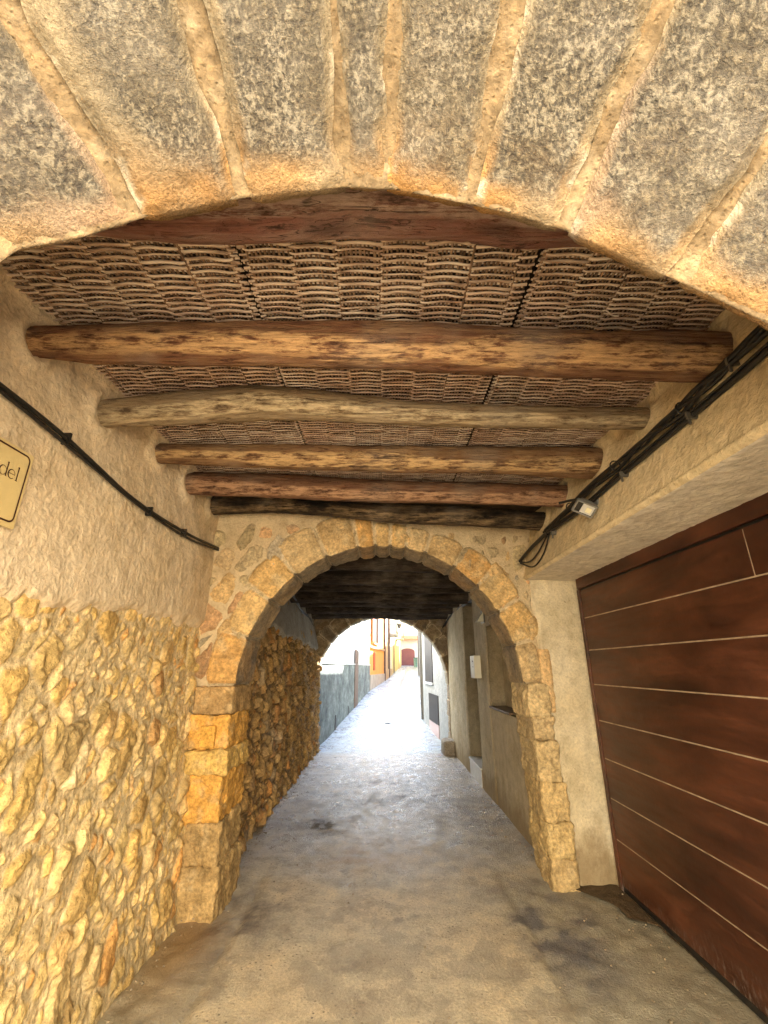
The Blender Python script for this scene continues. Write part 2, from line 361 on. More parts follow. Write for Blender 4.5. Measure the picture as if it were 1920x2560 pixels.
# ------------------------------------------------------------------ rubble
PAL = 1.1*np.array([(.58, .43, .20), (.54, .39, .16), (.62, .48, .26), (.52, .37, .16), (.57, .40, .16), (.55, .42, .20), (.60, .45, .22), (.56, .40, .19), (.58, .34, .13), (.60, .46, .24), (.54, .40, .18)])
def rubble(u, v, seed, size=.12, pal=PAL, mortar=(.40, .29, .15), depth=.035, small=.5):
    """height and colour of a rubble face at wall coordinates u, v (metres)"""
    p = np.stack([u, v, u*0], -1)
    u2 = u+.030*fbm(p, 7, 3, seed+1)+.25*v*0; v2 = v+.030*fbm(p, 7, 3, seed+2)
    ur, vr = (u2*.88-v2*.47)/size*1.35, (u2*.47+v2*.88)/size*.82
    _, e1, id1, cu, cv = worley(ur, vr, seed)
    _, e2, id2, cu2, cv2 = worley(ur*2.1, vr*1.8, seed+9)
    sub = hh(id1, 1) < small
    e = np.where(sub, np.minimum(e1*1.2, e2*.55), e1); idh = np.where(sub, (id1*.37+id2*.63), id1)
    cu = np.where(sub, cu2*.5, cu); cv = np.where(sub, cv2*.5, cv)
    e = e+.10*fbm(p, 20, 4, seed+4)
    gap = .03+.13*hh(idh, 6)
    prof = ss(gap, gap+.30, e)**.8
    lift = (.3+.7*hh(idh, 2))*depth*np.where(sub, .75, 1.1)
    hgt = prof*(lift+depth*.75*((hh(idh, 3)-.5)*cu*1.6+(hh(idh, 4)-.7)*cv*1.6))
    facet = np.abs(fbm(p, 11, 4, seed+5))
    hgt = hgt+prof*.016*facet*2+.0035*fbm(p, 45, 3, seed+6)+(1-prof)*.004*fbm(p, 22, 3, seed+7)
    pi_ = (hh(idh, 5)*len(pal)).astype(int) % len(pal)
    c = pal[pi_]*(0.74+.42*hh(idh, 7))[..., None]; gr_ = (hh(idh, 8) > .82)[..., None]; c = np.where(gr_, c*np.array([.92, .98, 1.15]), c)
    c = c*(1+.22*fbm(p, 18, 4, seed+11))[..., None]
    mo = np.array(mortar)*(1+.2*fbm(p, 10, 4, seed+12))[..., None]
    k = ss(gap-.02, gap+.12, e)[..., None]
    return hgt, mo*(1-k)+c*k

def lx(z): return -1.36-.115*ss(.0, 1.9, z)   # plane of the near left wall
# ------------------------------------------------------------------ near left wall
def left_wall():
    root = empty('alley_wall', (-1.6, 2.2, 0), 'long left wall of the covered alley, cream plaster above bare ochre rubble', 'wall')
    boxes('wall_core', [(-2.4, -1.60, -.6, 3.9, -.1, 3.2)], M['body'], root)
    ys = np.arange(.55, 4.02, .0065); zs = np.arange(-.03, 2.22, .0065)
    Y, Z = np.meshgrid(ys, zs, indexing='ij')
    h, c = rubble(Y, Z, 21, .17, small=.5, depth=.025, mortar=(.64, .53, .345)); h = h*(1-.55*ss(1.6, 1.95, Z))*(1-.8*ss(1.98, 2.06, Z))
    p = np.stack([Y, Z, Y*0], -1)
    # at the foot the stones thin out into render and the colour darkens
    X = lx(Z)-.035+h+.02*fbm(p, 1.6, 3, 5)+.03*(1-ss(0, .25, Z))
    c = c*(1-.25*(1-ss(0, .35, Z+.12*fbm(p, 4, 3, 2))))[..., None]*np.array([1., .97, .9])
    big = fbm(p, .9, 3, 44)[..., None]; c = c*(1+.15*big*np.array([1, .8, .4]))
    mesh_obj('rubble', np.stack([X, Y, Z], -1), grid_faces(*X.shape), M['vstone'], root, col=c)
    ys = np.arange(-.3, 4.03, .012); zs = np.arange(1.70, 3.25, .012)
    Y, Z = np.meshgrid(ys, zs, indexing='ij'); p = np.stack([Y, Z, Y*0], -1)
    bnd = 1.98+.06*fbm(p, 2.2, 4, 31)-.07*np.exp(-((Y-2.1)/.5)**2)+.05*fbm(p, 9, 3, 32)
    X = lx(Z)+.004+.012*fbm(p, 1.4, 4, 33)+.005*fbm(p, 7, 4, 34)+.0048*fbm(p, 30, 4, 35)
    X = X-.075*(1-ss(-.10, .015, Z-bnd))
    for by, bz, br in ((.94, 2.95, .10), (1.53, 2.893, .075), (2.04, 2.865, .08), (2.605, 2.919, .07), (3.10, 2.916, .09), (3.59, 2.914, .085)):
        d = np.hypot(Y-by, Z-bz)/br+.35*fbm(p, 9, 3, 71); X = X+.022*np.exp(-((d-1.25)/.45)**2)
    X = X+.05*ss(2.95, 3.06, Z+.04*fbm(p, 8, 4, 72))
    mesh_obj('plaster', np.stack([X, Y, Z], -1), grid_faces(*X.shape), M['plaster_l'], root)
left_wall()

# ------------------------------------------------------------------ right wall with the garage opening
def rx(z): return 1.32+.254*np.clip(z-2.37, -.2, .8)
def right_wall():
    root = empty('garage_wall', (1.9, 2.5, 0), 'right wall above the garage, rough beige plaster lintel with pale flat underside', 'wall')
    boxes('wall_core', [(1.60, 2.6, -.6, 4.5, 2.42, 3.2), (1.93, 2.6, -.6, 5.0, -.1, 2.42), (1.2, 1.93, -.6, .55, -.1, 2.0)], M['body'], root)
    # face, rounded corner and underside as one swept sheet
    ys = np.arange(.2, 4.35, .012)
    path = [(float(rx(z)), z) for z in np.arange(3.22, 2.40, -.012)]
    r = .03
    path += [(1.32+r-r*cos(a), 2.37+r-r*sin(a)) for a in np.linspace(.0, pi/2, 6)]
    nf = len(path)
    path += [(x, 2.37) for x in np.arange(1.365, 1.87, .012)]
    path = np.array(path); Y, K = np.meshgrid(ys, np.arange(len(path)), indexing='ij')
    X = path[K, 0]; Z = path[K, 1]; p = np.stack([X, Y, Z], -1)
    n_ = .008*fbm(p, 1.5, 3, 3)+.004*fbm(p, 8, 4, 4)+.0045*fbm(p, 32, 4, 5)
    face = 1-ss(nf-6, nf, K)
    X = X-n_*face; Z = Z-(n_*.7)*(1-face)
    for by, bz, br in ((.957, 2.93, .09), (1.57, 2.849, .105), (2.138, 2.899, .06), (2.706, 2.9, .10), (3.283, 2.882, .09), (3.778, 2.84, .085)):
        d = np.hypot(Y-by, path[K, 1]-bz)/br+.35*fbm(p, 9, 3, 73); X = X-.022*np.exp(-((d-1.25)/.45)**2)*face
    X = X-.05*ss(2.95, 3.06, path[K, 1]+.04*fbm(p, 8, 4, 74))*face
    P = np.stack([X, Y, Z], -1)
    kf = nf-2
    mesh_obj('plaster', P[:, :kf+1], grid_faces(len(ys), kf+1, flip=True), M['plaster_r'], root)
    mesh_obj('soffit', P[:, kf:], grid_faces(len(ys), len(path)-kf, flip=True), M['plaster_s'], root)
right_wall()

def garage_door():
    root = empty('garage_door', (1.8, 2.6, 0), 'dark red-brown sectional garage door with thin pale lines between its panels', 'garage door')
    n = NT('varnished_brown_panel'); s = n.sep()
    g = n.noise(2.2, 7, .62, n.map((1, .5, 1.6)), .4); fi = n.noise(9, 6, .7, n.map((1, .25, 3)))
    c = n.ramp(g, [(.32, (.026, .007, .003)), (.5, (.062, .019, .008)), (.68, (.115, .038, .017))])
    c = n.mix(1., c, n.ramp(fi, [(.3, (.7, .7, .7)), (.5, (1, 1, 1)), (.72, (1.3, 1.3, 1.35))]), 'MULTIPLY')
    lo = n.ramp(n.math('ADD', s[2], n.math('MULTIPLY', n.math('SUBTRACT', g, .5), .8)), [(.02, 1.), (.22, 0.)])
    dst = n.noise(30, 5, .75, n.map((1, 1.6, .5)))
    c = n.mix(n.math('MULTIPLY', lo, n.ramp(dst, [(.5, 0.), (.7, .8)])), c, (.28, .25, .22))
    wood_ = n.done(c, n.ramp(fi, [(.3, .34), (.7, .55)]), n.bump(n.noise(26, 5, .7), .25, .004), Specular_IOR_Level=.4)
    line = plain('pale_groove_strip', (.36, .28, .19), .6, .35, 12)
    y0, y1 = .62, 4.07; zl = [.345, .62, .90, 1.18, 1.46, 1.74, 2.015]
    e = [.045]+zl+[2.262]
    for a, b in zip(e[:-1], e[1:]):
        if b > 2.2:   # the top panel has a butt joint
            boxes('panel', [(1.803, 1.84, y0, 2.125, a+.005, b-.003), (1.803, 1.84, 2.133, y1, a+.005, b-.003)], wood_, root, .003)
        else: boxes('panel', [(1.803, 1.84, y0, y1, a+.005, b-.003)], wood_, root, .003)
    L = []
    for z in zl: L.append((1.8065, 1.83, y0+.002, y1-.002, z-.0035, z+.0055))
    L.append((1.8065, 1.83, 2.124, 2.134, 2.02, 2.255))
    boxes('groove_strips', L, line, root)
    boxes('frame', [(1.788, 1.86, y0-.1, 4.10, 2.275, 2.40), (1.797, 1.86, 4.078, 4.13, .0, 2.275), (1.788, 1.86, y0-.1, y0-.01, .0, 2.275)], wood_, root, .003)
    boxes('rubber_seal', [(1.815, 1.85, y0, y1, 2.255, 2.28), (1.815, 1.85, 4.066, 4.082, .0, 2.28), (1.808, 1.84, y0, y1, .012, .046)], M['cable'], root)
garage_door()

# ------------------------------------------------------------------ voussoirs and arch walls
def ring(name, root, cx, zc, R, th0, th1, thick, yf, depth, seed, mat, colf, dth=.012, res=.014, sink=.020, bulge=.010):
    """one wedge stone: its face and its underside, swept from angle th0 to th1 (from vertical)"""
    nf = max(4, int(thick/res)); nd = max(4, int(depth/(res*1.4))); nt_ = max(4, int(R*abs(th1-th0)/res))
    f = np.concatenate([np.linspace(1, 0, nf), np.zeros(nd)]); d = np.concatenate([np.zeros(nf), np.linspace(.0, 1, nd+1)[1:]])
    ta = np.linspace(th0+dth, th1-dth, nt_); T, K = np.meshgrid(ta, np.arange(nf+nd), indexing='ij')
    r = R+f[K]*thick; D = d[K]*depth
    ed = np.minimum(T-th0-dth, th1-dth-T)*R                          # distance to the joints
    eo = f[K]*0+np.where(K < nf, (1-f[K])*thick, 9)
    e = np.minimum(ed, eo); round_ = 1-ss(0, .035, e)
    X = cx+r*np.sin(T); Z = zc+r*np.cos(T); Yf = yf(X)
    p = np.stack([X, Yf+D, Z], -1)
    nn = bulge*fbm(p, 7, 4, seed)+bulge*.5*fbm(p, 30, 3, seed+3)
    onf = (K < nf).astype(float)
    arr = np.exp(-((np.where(K < nf, f[K]*thick, D))/.022)**2)       # worn arris
    off = round_*sink
    Y = Yf+D+onf*(off-nn-.004)+arr*.006*onf
    rr = r+(1-onf)*(off*.8+nn)+arr*.008
    # irregular outer end
    rr = rr+onf*f[K]*(.03*fbm(p*0+np.stack([T*6, T*0, T*0], -1), 1, 3, seed+8)-.05*np.abs((T-(th0+th1)/2)/(th1-th0)*2)**4)
    X = cx+rr*np.sin(T); Z = zc+rr*np.cos(T)
    V = np.stack([X, Y, Z], -1); c = colf(p, e, onf, D)
    return mesh_obj(name, V, grid_faces(nt_, nf+nd), mat, root, col=c)
def arch_core(name, root, cx, zc, R, x0, x1, ztop, y0, y1, xl, xr, mat, skew=0):
    """solid wall with an arched opening; xl, xr are the half widths of the opening at the foot"""
    ins, outs = [], []
    def add(i, o): ins.append(i); outs.append(o)
    for z in np.linspace(-.1, zc, 5): add((cx-R-(xl)*(1-z/zc)*1.0, z), (x0, z))
    for a in np.linspace(-pi/2, pi/2, 41)[1:-1]:
        X = cx+R*sin(a); Z = zc+R*cos(a); dx, dz = sin(a), cos(a)
        t = 99
        if dx < 0: t = min(t, (x0-X)/dx)
        if dx > 0: t = min(t, (x1-X)/dx)
        if dz > 1e-3: t = min(t, (ztop-Z)/dz)
        add((X, Z), (X+dx*t, Z+dz*t))
    for z in np.linspace(zc, -.1, 5): add((cx+R+(xr)*(1-z/zc), z), (x1, z))
    V, F = [], []; m = len(ins)
    for P_, y in ((ins, y0), (outs, y0), (ins, y1), (outs, y1)):
        V += [(a, y+skew*a, b) for a, b in P_]
    for i in range(m-1):
        F += [(i, m+i, m+i+1, i+1), (2*m+i, 2*m+i+1, 3*m+i+1, 3*m+i), (i, i+1, 2*m+i+1, 2*m+i)]
    # corner fillers so that the top corners are closed
    o = mesh_obj(name, V, F, mat, root, smooth=False)
    return o
SK = .14
def yf_mid(x): return 3.95+SK*x
ORANGE = np.array([(.56, .34, .13), (.58, .39, .17), (.52, .37, .19), (.60, .42, .20), (.54, .40, .22)])
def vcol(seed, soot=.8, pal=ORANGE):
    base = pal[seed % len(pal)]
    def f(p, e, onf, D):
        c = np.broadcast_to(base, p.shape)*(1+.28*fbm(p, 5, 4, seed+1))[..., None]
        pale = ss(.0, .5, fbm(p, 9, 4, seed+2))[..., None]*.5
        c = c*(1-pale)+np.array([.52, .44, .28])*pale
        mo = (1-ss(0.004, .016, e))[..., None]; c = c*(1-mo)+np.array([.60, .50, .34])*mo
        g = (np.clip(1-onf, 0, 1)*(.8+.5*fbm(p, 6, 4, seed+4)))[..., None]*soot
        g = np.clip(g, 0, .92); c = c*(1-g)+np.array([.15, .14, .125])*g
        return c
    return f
def mid_arch():
    root = empty('arch_wall', (0, 4.2, 0), 'inner stone arch of orange wedge stones crossing the alley beyond the beams', 'arch')
    cx, zc, R = .02, 1.46, 1.19
    arch_core('wall_core', root, cx, zc, R+.035, -2.2, 2.2, 3.2, 3.975, 4.43, -.02+.0, .10, M['mortar'], SK)
    th = [-90, -72, -55.5, -41, -26, -12, -4.5, 2, 9, 18, 32, 45, 59, 74, 90]
    tk = [.27, .25, .31, .36, .35, .33, .27, .25, .26, .27, .30, .33, .31, .25]
    for i in range(len(th)-1):
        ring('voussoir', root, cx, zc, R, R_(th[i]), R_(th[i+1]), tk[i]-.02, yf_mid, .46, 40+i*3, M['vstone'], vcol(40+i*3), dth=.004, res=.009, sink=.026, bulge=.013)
    # spandrels: rubble flush in broad mortar
    xs = np.arange(-1.52, 1.56, .011); zs = np.arange(1.30, 3.18, .011); X, Z = np.meshgrid(xs, zs, indexing='ij')
    h, c = rubble(X+4, Z, 77, .21, pal=np.array([(.54, .38, .19), (.50, .40, .25), (.46, .37, .22), (.52, .33, .18)]), mortar=(.47, .37, .22), depth=.016, small=.35)
    p = np.stack([X, Z, X*0], -1)
    top = ss(2.74, 2.86, Z+.03*fbm(p, 5, 3, 2)); h = h*(1-top); c = c*(1-top[..., None])+np.array([.50, .38, .25])*top[..., None]
    Y = yf_mid(X)+.034-h*1.3-.006*fbm(p, 3, 4, 3)
    r = np.hypot(X-cx, Z-zc); out = (r > R+.06) & ((Z > zc) | (np.abs(X-cx) > R+.05))
    k = out[:-1, :-1] & out[1:, 1:] & out[1:, :-1] & out[:-1, 1:]
    mesh_obj('spandrel', np.stack([X, Y, Z], -1), grid_faces(*X.shape, keep=k, flip=False), M['vstone'], root, col=c)
    # left pier: worn blocks, the orange carved one in the middle
    def pc(base, seed, pale=.35):
        def f(V):
            c = np.array(base)*(1+.25*fbm(V, 7, 4, seed))[:, None]
            q = ss(.1, .5, fbm(V, 16, 4, seed+1))[:, None]*pale; c = c*(1-q)+np.array([.55, .45, .28])*q
            dk = ss(.15, .6, fbm(V, 5, 4, seed+2))[:, None]*.35; return c*(1-dk)
        return f
    def pier(sg, L, seed):
        for i, (z0, z1, xi, xo, base, extra) in enumerate(L):
            a, b = (xo, xi) if sg < 0 else (xi, xo)
            ym = 3.95+SK*(a+b)/2
            rough_box('pier_block', (a, b, ym-.03-extra, ym+.46, z0-.001, z1+.001), M['vstone'], root, .011, .022, .026, seed+i, pc(base, seed+i), warp=lambda P: P+(.016*np.stack([fbm(P, 4, 3, seed), 0*P[..., 0], fbm(P*np.array([1, 1, .01]), 5, 3, seed+9)*.7], -1)))
    O = (.62, .35, .09); OY = (.60, .41, .14); G = (.40, .28, .13); GG = (.36, .30, .19)
    pier(-1, [(-.05, .30, -1.13, -1.52, G, .05), (.30, .56, -1.15, -1.50, G, .04), (.55, .86, -1.165, -1.49, O, .05), (.86, 1.02, -1.145, -1.49, OY, .07),
              (1.02, 1.26, -1.165, -1.47, O, .045), (1.26, 1.46, -1.16, -1.47, (.42, .28, .13), .03)], 300)
    pier(1, [(-.05, .20, 1.30, 1.502, (.50, .37, .19), .012), (.20, .44, 1.292, 1.498, (.55, .41, .2), .010), (.44, .72, 1.284, 1.488, (.54, .40, .2), .012), (.72, 1.02, 1.272, 1.468, (.52, .40, .22), .008),
             (1.02, 1.20, 1.256, 1.45, (.52, .40, .23), .009), (1.20, 1.47, 1.235, 1.43, (.54, .42, .24), .008)], 340)
    # incised panel on the carved block
    bx_, by_ = -1.31, 3.95+SK*-1.31-.093
    rough_box('carved_panel', (bx_-.055, bx_+.055, by_-.012, by_+.03, 1.035, 1.185), M['vstone'], root, .008, .008, .006, 55, pc((.62, .35, .08), 55))
    # right: a stained plaster strip between the stones and the garage door
    xs = np.arange(1.37, 1.90, .01); zs = np.arange(-.03, 2.42, .01); X, Z = np.meshgrid(xs, zs, indexing='ij'); p = np.stack([X, Z, X*0], -1)
    edge = np.interp(Z, [0, .7, 1.2, 1.5, 2.0, 2.4], [1.50, 1.475, 1.43, 1.41, 1.40, 1.33])+.022*fbm(p, 6, 4, 5)
    Y = yf_mid(X)-.012+.006*fbm(p, 3, 4, 6)+.002*fbm(p, 20, 3, 7)+.07*(1-ss(-.03, .012, X-edge))
    mesh_obj('plaster_jamb', np.stack([X, Y, Z], -1), grid_faces(*X.shape), M['plaster_j'], root)
    rough_box('side_block', (1.38, 1.49, yf_mid(1.43)-.018, yf_mid(1.43)+.1, 1.22, 1.76), M['vstone'], root, .014, .03, .012, 391, pc((.60, .42, .22), 391, .6))
mid_arch()

# ------------------------------------------------------------------ near arch of large splayed stones over the viewer
EX = np.array([-1.36, -1.355, -1.34, -1.25, -1.10, -.95, -.891, -.859, -.716, -.574, -.443, -.344, -.219, -.092, .035, .206, .306, .429, .544, .648, .748, .842, .95, 1.10, 1.22, 1.29, 1.31])
EZ = np.array([0., .8, 1.55, 1.95, 2.22, 2.42, 2.483, 2.526, 2.567, 2.634, 2.671, 2.698, 2.719, 2.735, 2.727, 2.678, 2.647, 2.593, 2.519, 2.448, 2.38, 2.313, 2.20, 2.0, 1.72, 1.2, 0.])
_a = np.concatenate([[0], np.cumsum(np.hypot(np.diff(EX), np.diff(EZ)))])
def edge_at(x):   # arc length where the edge has this x
    return float(np.interp(x, EX, _a))
def edge_pt(a): return np.interp(a, _a, EX), np.interp(a, _a, EZ)
PX = [-1.4, -.90, -.573, -.35, -.085, .03, .22, .43, .66, .95, 1.35]
PF = [-62, -50, -36, -14, -3, 6, 15, 26, 35, 48, 75]
def near_arch():
    root = empty('stone_arch', (0, .4, 0), 'near arch of big grey tooled wedge stones with wide sandy joints, over the viewer', 'arch')
    n = NT('tooled_stone'); col = n.attr(); pat = n.attr('patina', 2)
    def marks(rot, sc):
        return n.noise(sc, 3, .6, n.map((5, 5, 1.4), (0, rot, 0)), .5)
    v1 = marks(.55, 22.); v1b = marks(-.35, 17.); v2 = n.noise(16, 6, .7); v3 = n.noise(3.5, 6, .7); vv = n.noise(130, 4, .75)
    v1 = n.mix(n.ramp(n.noise(2.2, 2), [(.45, 0.), (.55, 1.)]), v1, v1b)
    k = n.math('ADD', n.math('MULTIPLY', v1, .48), n.math('ADD', n.math('MULTIPLY', v2, .26), n.math('MULTIPLY', vv, .26)))
    fleck = n.ramp(k, [(.42, 0.), (.50, .28), (.555, .8), (.63, 1.)])
    dark = n.mix(n.ramp(v3, [(.42, 0.), (.58, 1.)]), (.052, .048, .046), (.125, .114, .104))
    light = n.mix(n.ramp(n.noise(8, 4), [(.35, 0.), (.65, 1.)]), (.28, .24, .17), (.40, .365, .30))
    pc_ = n.mix(fleck, dark, light)
    c = n.mix(n.math('MULTIPLY', pat, n.ramp(v2, [(.25, .75), (.6, 1.)])), n.mix(1., col, n.ramp(vv, [(.3, (.6, .58, .54)), (.5, (1, 1, 1)), (.7, (1.3, 1.28, 1.22))]), 'MULTIPLY'), pc_)
    stone = n.done(c, .9, n.bump(n.math('ADD', n.math('MULTIPLY', k, 1.6), n.math('MULTIPLY', vv, .5)), 1., .020), Specular_IOR_Level=.2)
    def surf(A, t, back):
        X, Z = edge_pt(A); ph = np.radians(np.interp(X, PX, PF))
        return np.stack([X+.6*t*np.sin(ph)+back*np.sin(ph)*.9, .78-.8*t+0*A+np.where(back > 0, .02, 0), Z+.6*t*np.cos(ph)+back*np.cos(ph)*.9], -1)
    JX = [-1.2, -.885, -.590, -.350, -.100, .012, .215, .430, .665, .90, 1.15]     # joints, as x on the edge
    JW = [.03, .050, .026, .034, .014, .014, .028, .022, .028, .03, .03]
    ja = [0]+[edge_at(x) for x in JX]+[_a[-1]]; jw = [.02]+JW+[.02]
    tt = np.concatenate([np.linspace(1., .55, 12), np.linspace(.545, 0, 92)]); bb = np.linspace(.012, .55, 12)
    K = len(tt)+len(bb); TT = np.concatenate([tt, np.zeros(len(bb))]); BB = np.concatenate([np.zeros(len(tt)), bb])
    for i in range(len(ja)-1):
        a0, a1 = ja[i]+jw[i]/2, ja[i+1]-jw[i+1]/2
        m = max(6, int((a1-a0)/.0055)); S, Kk = np.meshgrid(np.linspace(0, 1, m), np.arange(K), indexing='ij')
        t = TT[Kk]; b = BB[Kk]
        # joints wander and open a little upward
        def wob(sd): return .020*fbm(np.stack([t*9, t*0+sd, t*0], -1), 1, 5, sd)-.008*ss(0, .5, t)
        A = a0-wob(i)*1+(a1-a0+wob(i)+wob(i+50))*S
        P = surf(A, t, b); eJ = np.minimum(S, 1-S)*(a1-a0)*(1+t)
        sub = ss(0, .028, eJ)
        N = np.stack([0*t, -np.full(t.shape, .6), -np.full(t.shape, .8)], -1)
        X_, _ = edge_pt(A); ph = np.radians(np.interp(X_, PX, PF)); N = np.stack([-.8*np.sin(ph), -.6+0*ph, -.8*np.cos(ph)], -1)
        N = np.where(b[..., None] > 0, np.array([0, .8, 0])-.6*np.stack([np.sin(ph), 0*ph, np.cos(ph)], -1)*0, N)
        arr = np.exp(-((t+b)/.012)**2); sub = 1-(1-sub)*(.35+.65*ss(.01, .09, t+b))
        dsp = .011*fbm(P, 6, 4, 500+i)+.006*fbm(P, 28, 4, 520+i)+.0035*fbm(P, 75, 3, 525+i)-.024*(1-sub)-.007*arr+.010*(h_(np.array([i]), np.array([1]), np.array([2]), 3)[0]-.5)*2
        P = P+N*dsp[..., None]
        edgen = fbm(P, 14, 4, 540+i)
        pat_ = ss(.004, .030, eJ+.026*fbm(P, 9, 5, 560+i))*ss(.05, .13, t+.075*fbm(P, 6, 5, 570+i)+(.02 if i < 6 else .04))
        if i in (3, ): pat_ = pat_*ss(.02, .10, np.where(S < .5, S*(a1-a0)*(1+t), 9)+.05*fbm(P, 6, 4, 5))
        og = np.clip(.7+1.1*fbm(P, 5, 3, 580+i), 0, 1)[..., None]*(1-ss(.02, .2, t))[..., None]
        pale = np.array([.37, .31, .22]); orange = np.array([.46, .26, .10])
        c = (pale*(1-og)+orange*og)*(1+.25*fbm(P, 18, 4, 590+i))[..., None]
        tone = [1., .95, 1.08, .98, 1.05, 1.12, .92, 1.0, 1.18, 1.12, 1.][i % 11]
        c = c*(.85+.3*ss(-.2, .3, fbm(P, 12, 4, 611+i)))[..., None]
        crust = (ss(.12, .32, fbm(P, 16, 4, 620+i))*(1-ss(.006, .03, eJ)))[..., None]; c = c*(1-crust)+np.array([.62, .55, .44])*crust
        pat_ = pat_*tone if tone < 1 else pat_
        pink = ss(.2, .5, fbm(P, 3, 3, 600+i))[..., None]*.5; c = c*(1-pink)+np.array([.42, .31, .25])*pink
        mesh_obj('voussoir', P, grid_faces(m, K, flip=False), stone, root, col=c, extra={'patina': pat_})
    # mortar between and behind the stones
    m = 420; A, Kk = np.meshgrid(np.linspace(0, _a[-1], m), np.arange(K), indexing='ij'); t = TT[Kk]; b = BB[Kk]
    X_, _ = edge_pt(A); ph = np.radians(np.interp(X_, PX, PF)); N = np.stack([-.8*np.sin(ph), -.6+0*ph, -.8*np.cos(ph)], -1)
    P = surf(A, t, np.maximum(b-.0, 0)); P = P+np.where(b[..., None] > 0, 0, N)*(-.020*ss(0, .10, t)-.004+.009*fbm(P, 8, 4, 7)+.004*fbm(P, 35, 3, 8))[..., None]
    P[..., 1] -= np.where(b > 0, .012, 0)
    c = np.array([.20, .148, .09])*(1+.35*fbm(P, 7, 4, 12))[..., None]
    wl = ss(.15, .45, fbm(P, 22, 3, 13))[..., None]*.35; c = c*(1-wl)+np.array([.42, .35, .25])*wl
    mesh_obj('mortar', P, grid_faces(m, K), M['vstone'], root, col=c)
    # the mass of the house front above and around
    o = arch_core('wall_core', root, 0, 1.45, 1.62, -3.2, 3.2, 4.2, -.02, .70, 0, 0, M['body'])
    for b_ in [(-3.2, -1.42, -.04, .74, -.1, 2.0), (1.40, 3.2, -.04, .74, -.1, 2.0)]: boxes('pier_core', [b_], M['body'], root)
near_arch()

# ------------------------------------------------------------------ ceiling: slab, woven mats, log beams
def slab():
    o = boxes('ceiling', [(-2.4, 2.6, .72, 4.0, 3.10, 4.2), (-2.4, 2.6, 3.4, 10.4, 3.00, 4.25)], plain('dark_boards', (.05, .035, .022), .9, .3, 6))
    struct(o)
slab()
M['wick_a'] = wood('split_cane', (.40, .31, .21), (.25, .17, .105), (.085, .05, .028), gr=1.5)
n = NT('split_cane_strands'); a_ = n.noise(5, 4, .6, n.map((1, 9, 3))); b_ = n.noise(1.5, 4)
c = n.ramp(a_, [(.30, (.20, .12, .08)), (.44, (.50, .38, .29)), (.58, (.74, .63, .52)), (.72, (.84, .76, .66))])
c = n.mix(n.ramp(b_, [(.4, 0.), (.7, .7)]), c, n.mix(1., c, (.75, .52, .40), 'MULTIPLY'))
M['strand'] = n.done(c, .7, n.bump(n.noise(30, 4, .6, n.map((1, 9, 3))), .4, .003))
n = NT('cane_stakes'); a_ = n.noise(4, 4, .6, n.map((10, 1.5, 3)))
M['stake'] = n.done(n.ramp(a_, [(.35, (.08, .045, .028)), (.55, (.27, .17, .105)), (.72, (.46, .33, .22))]), .75)
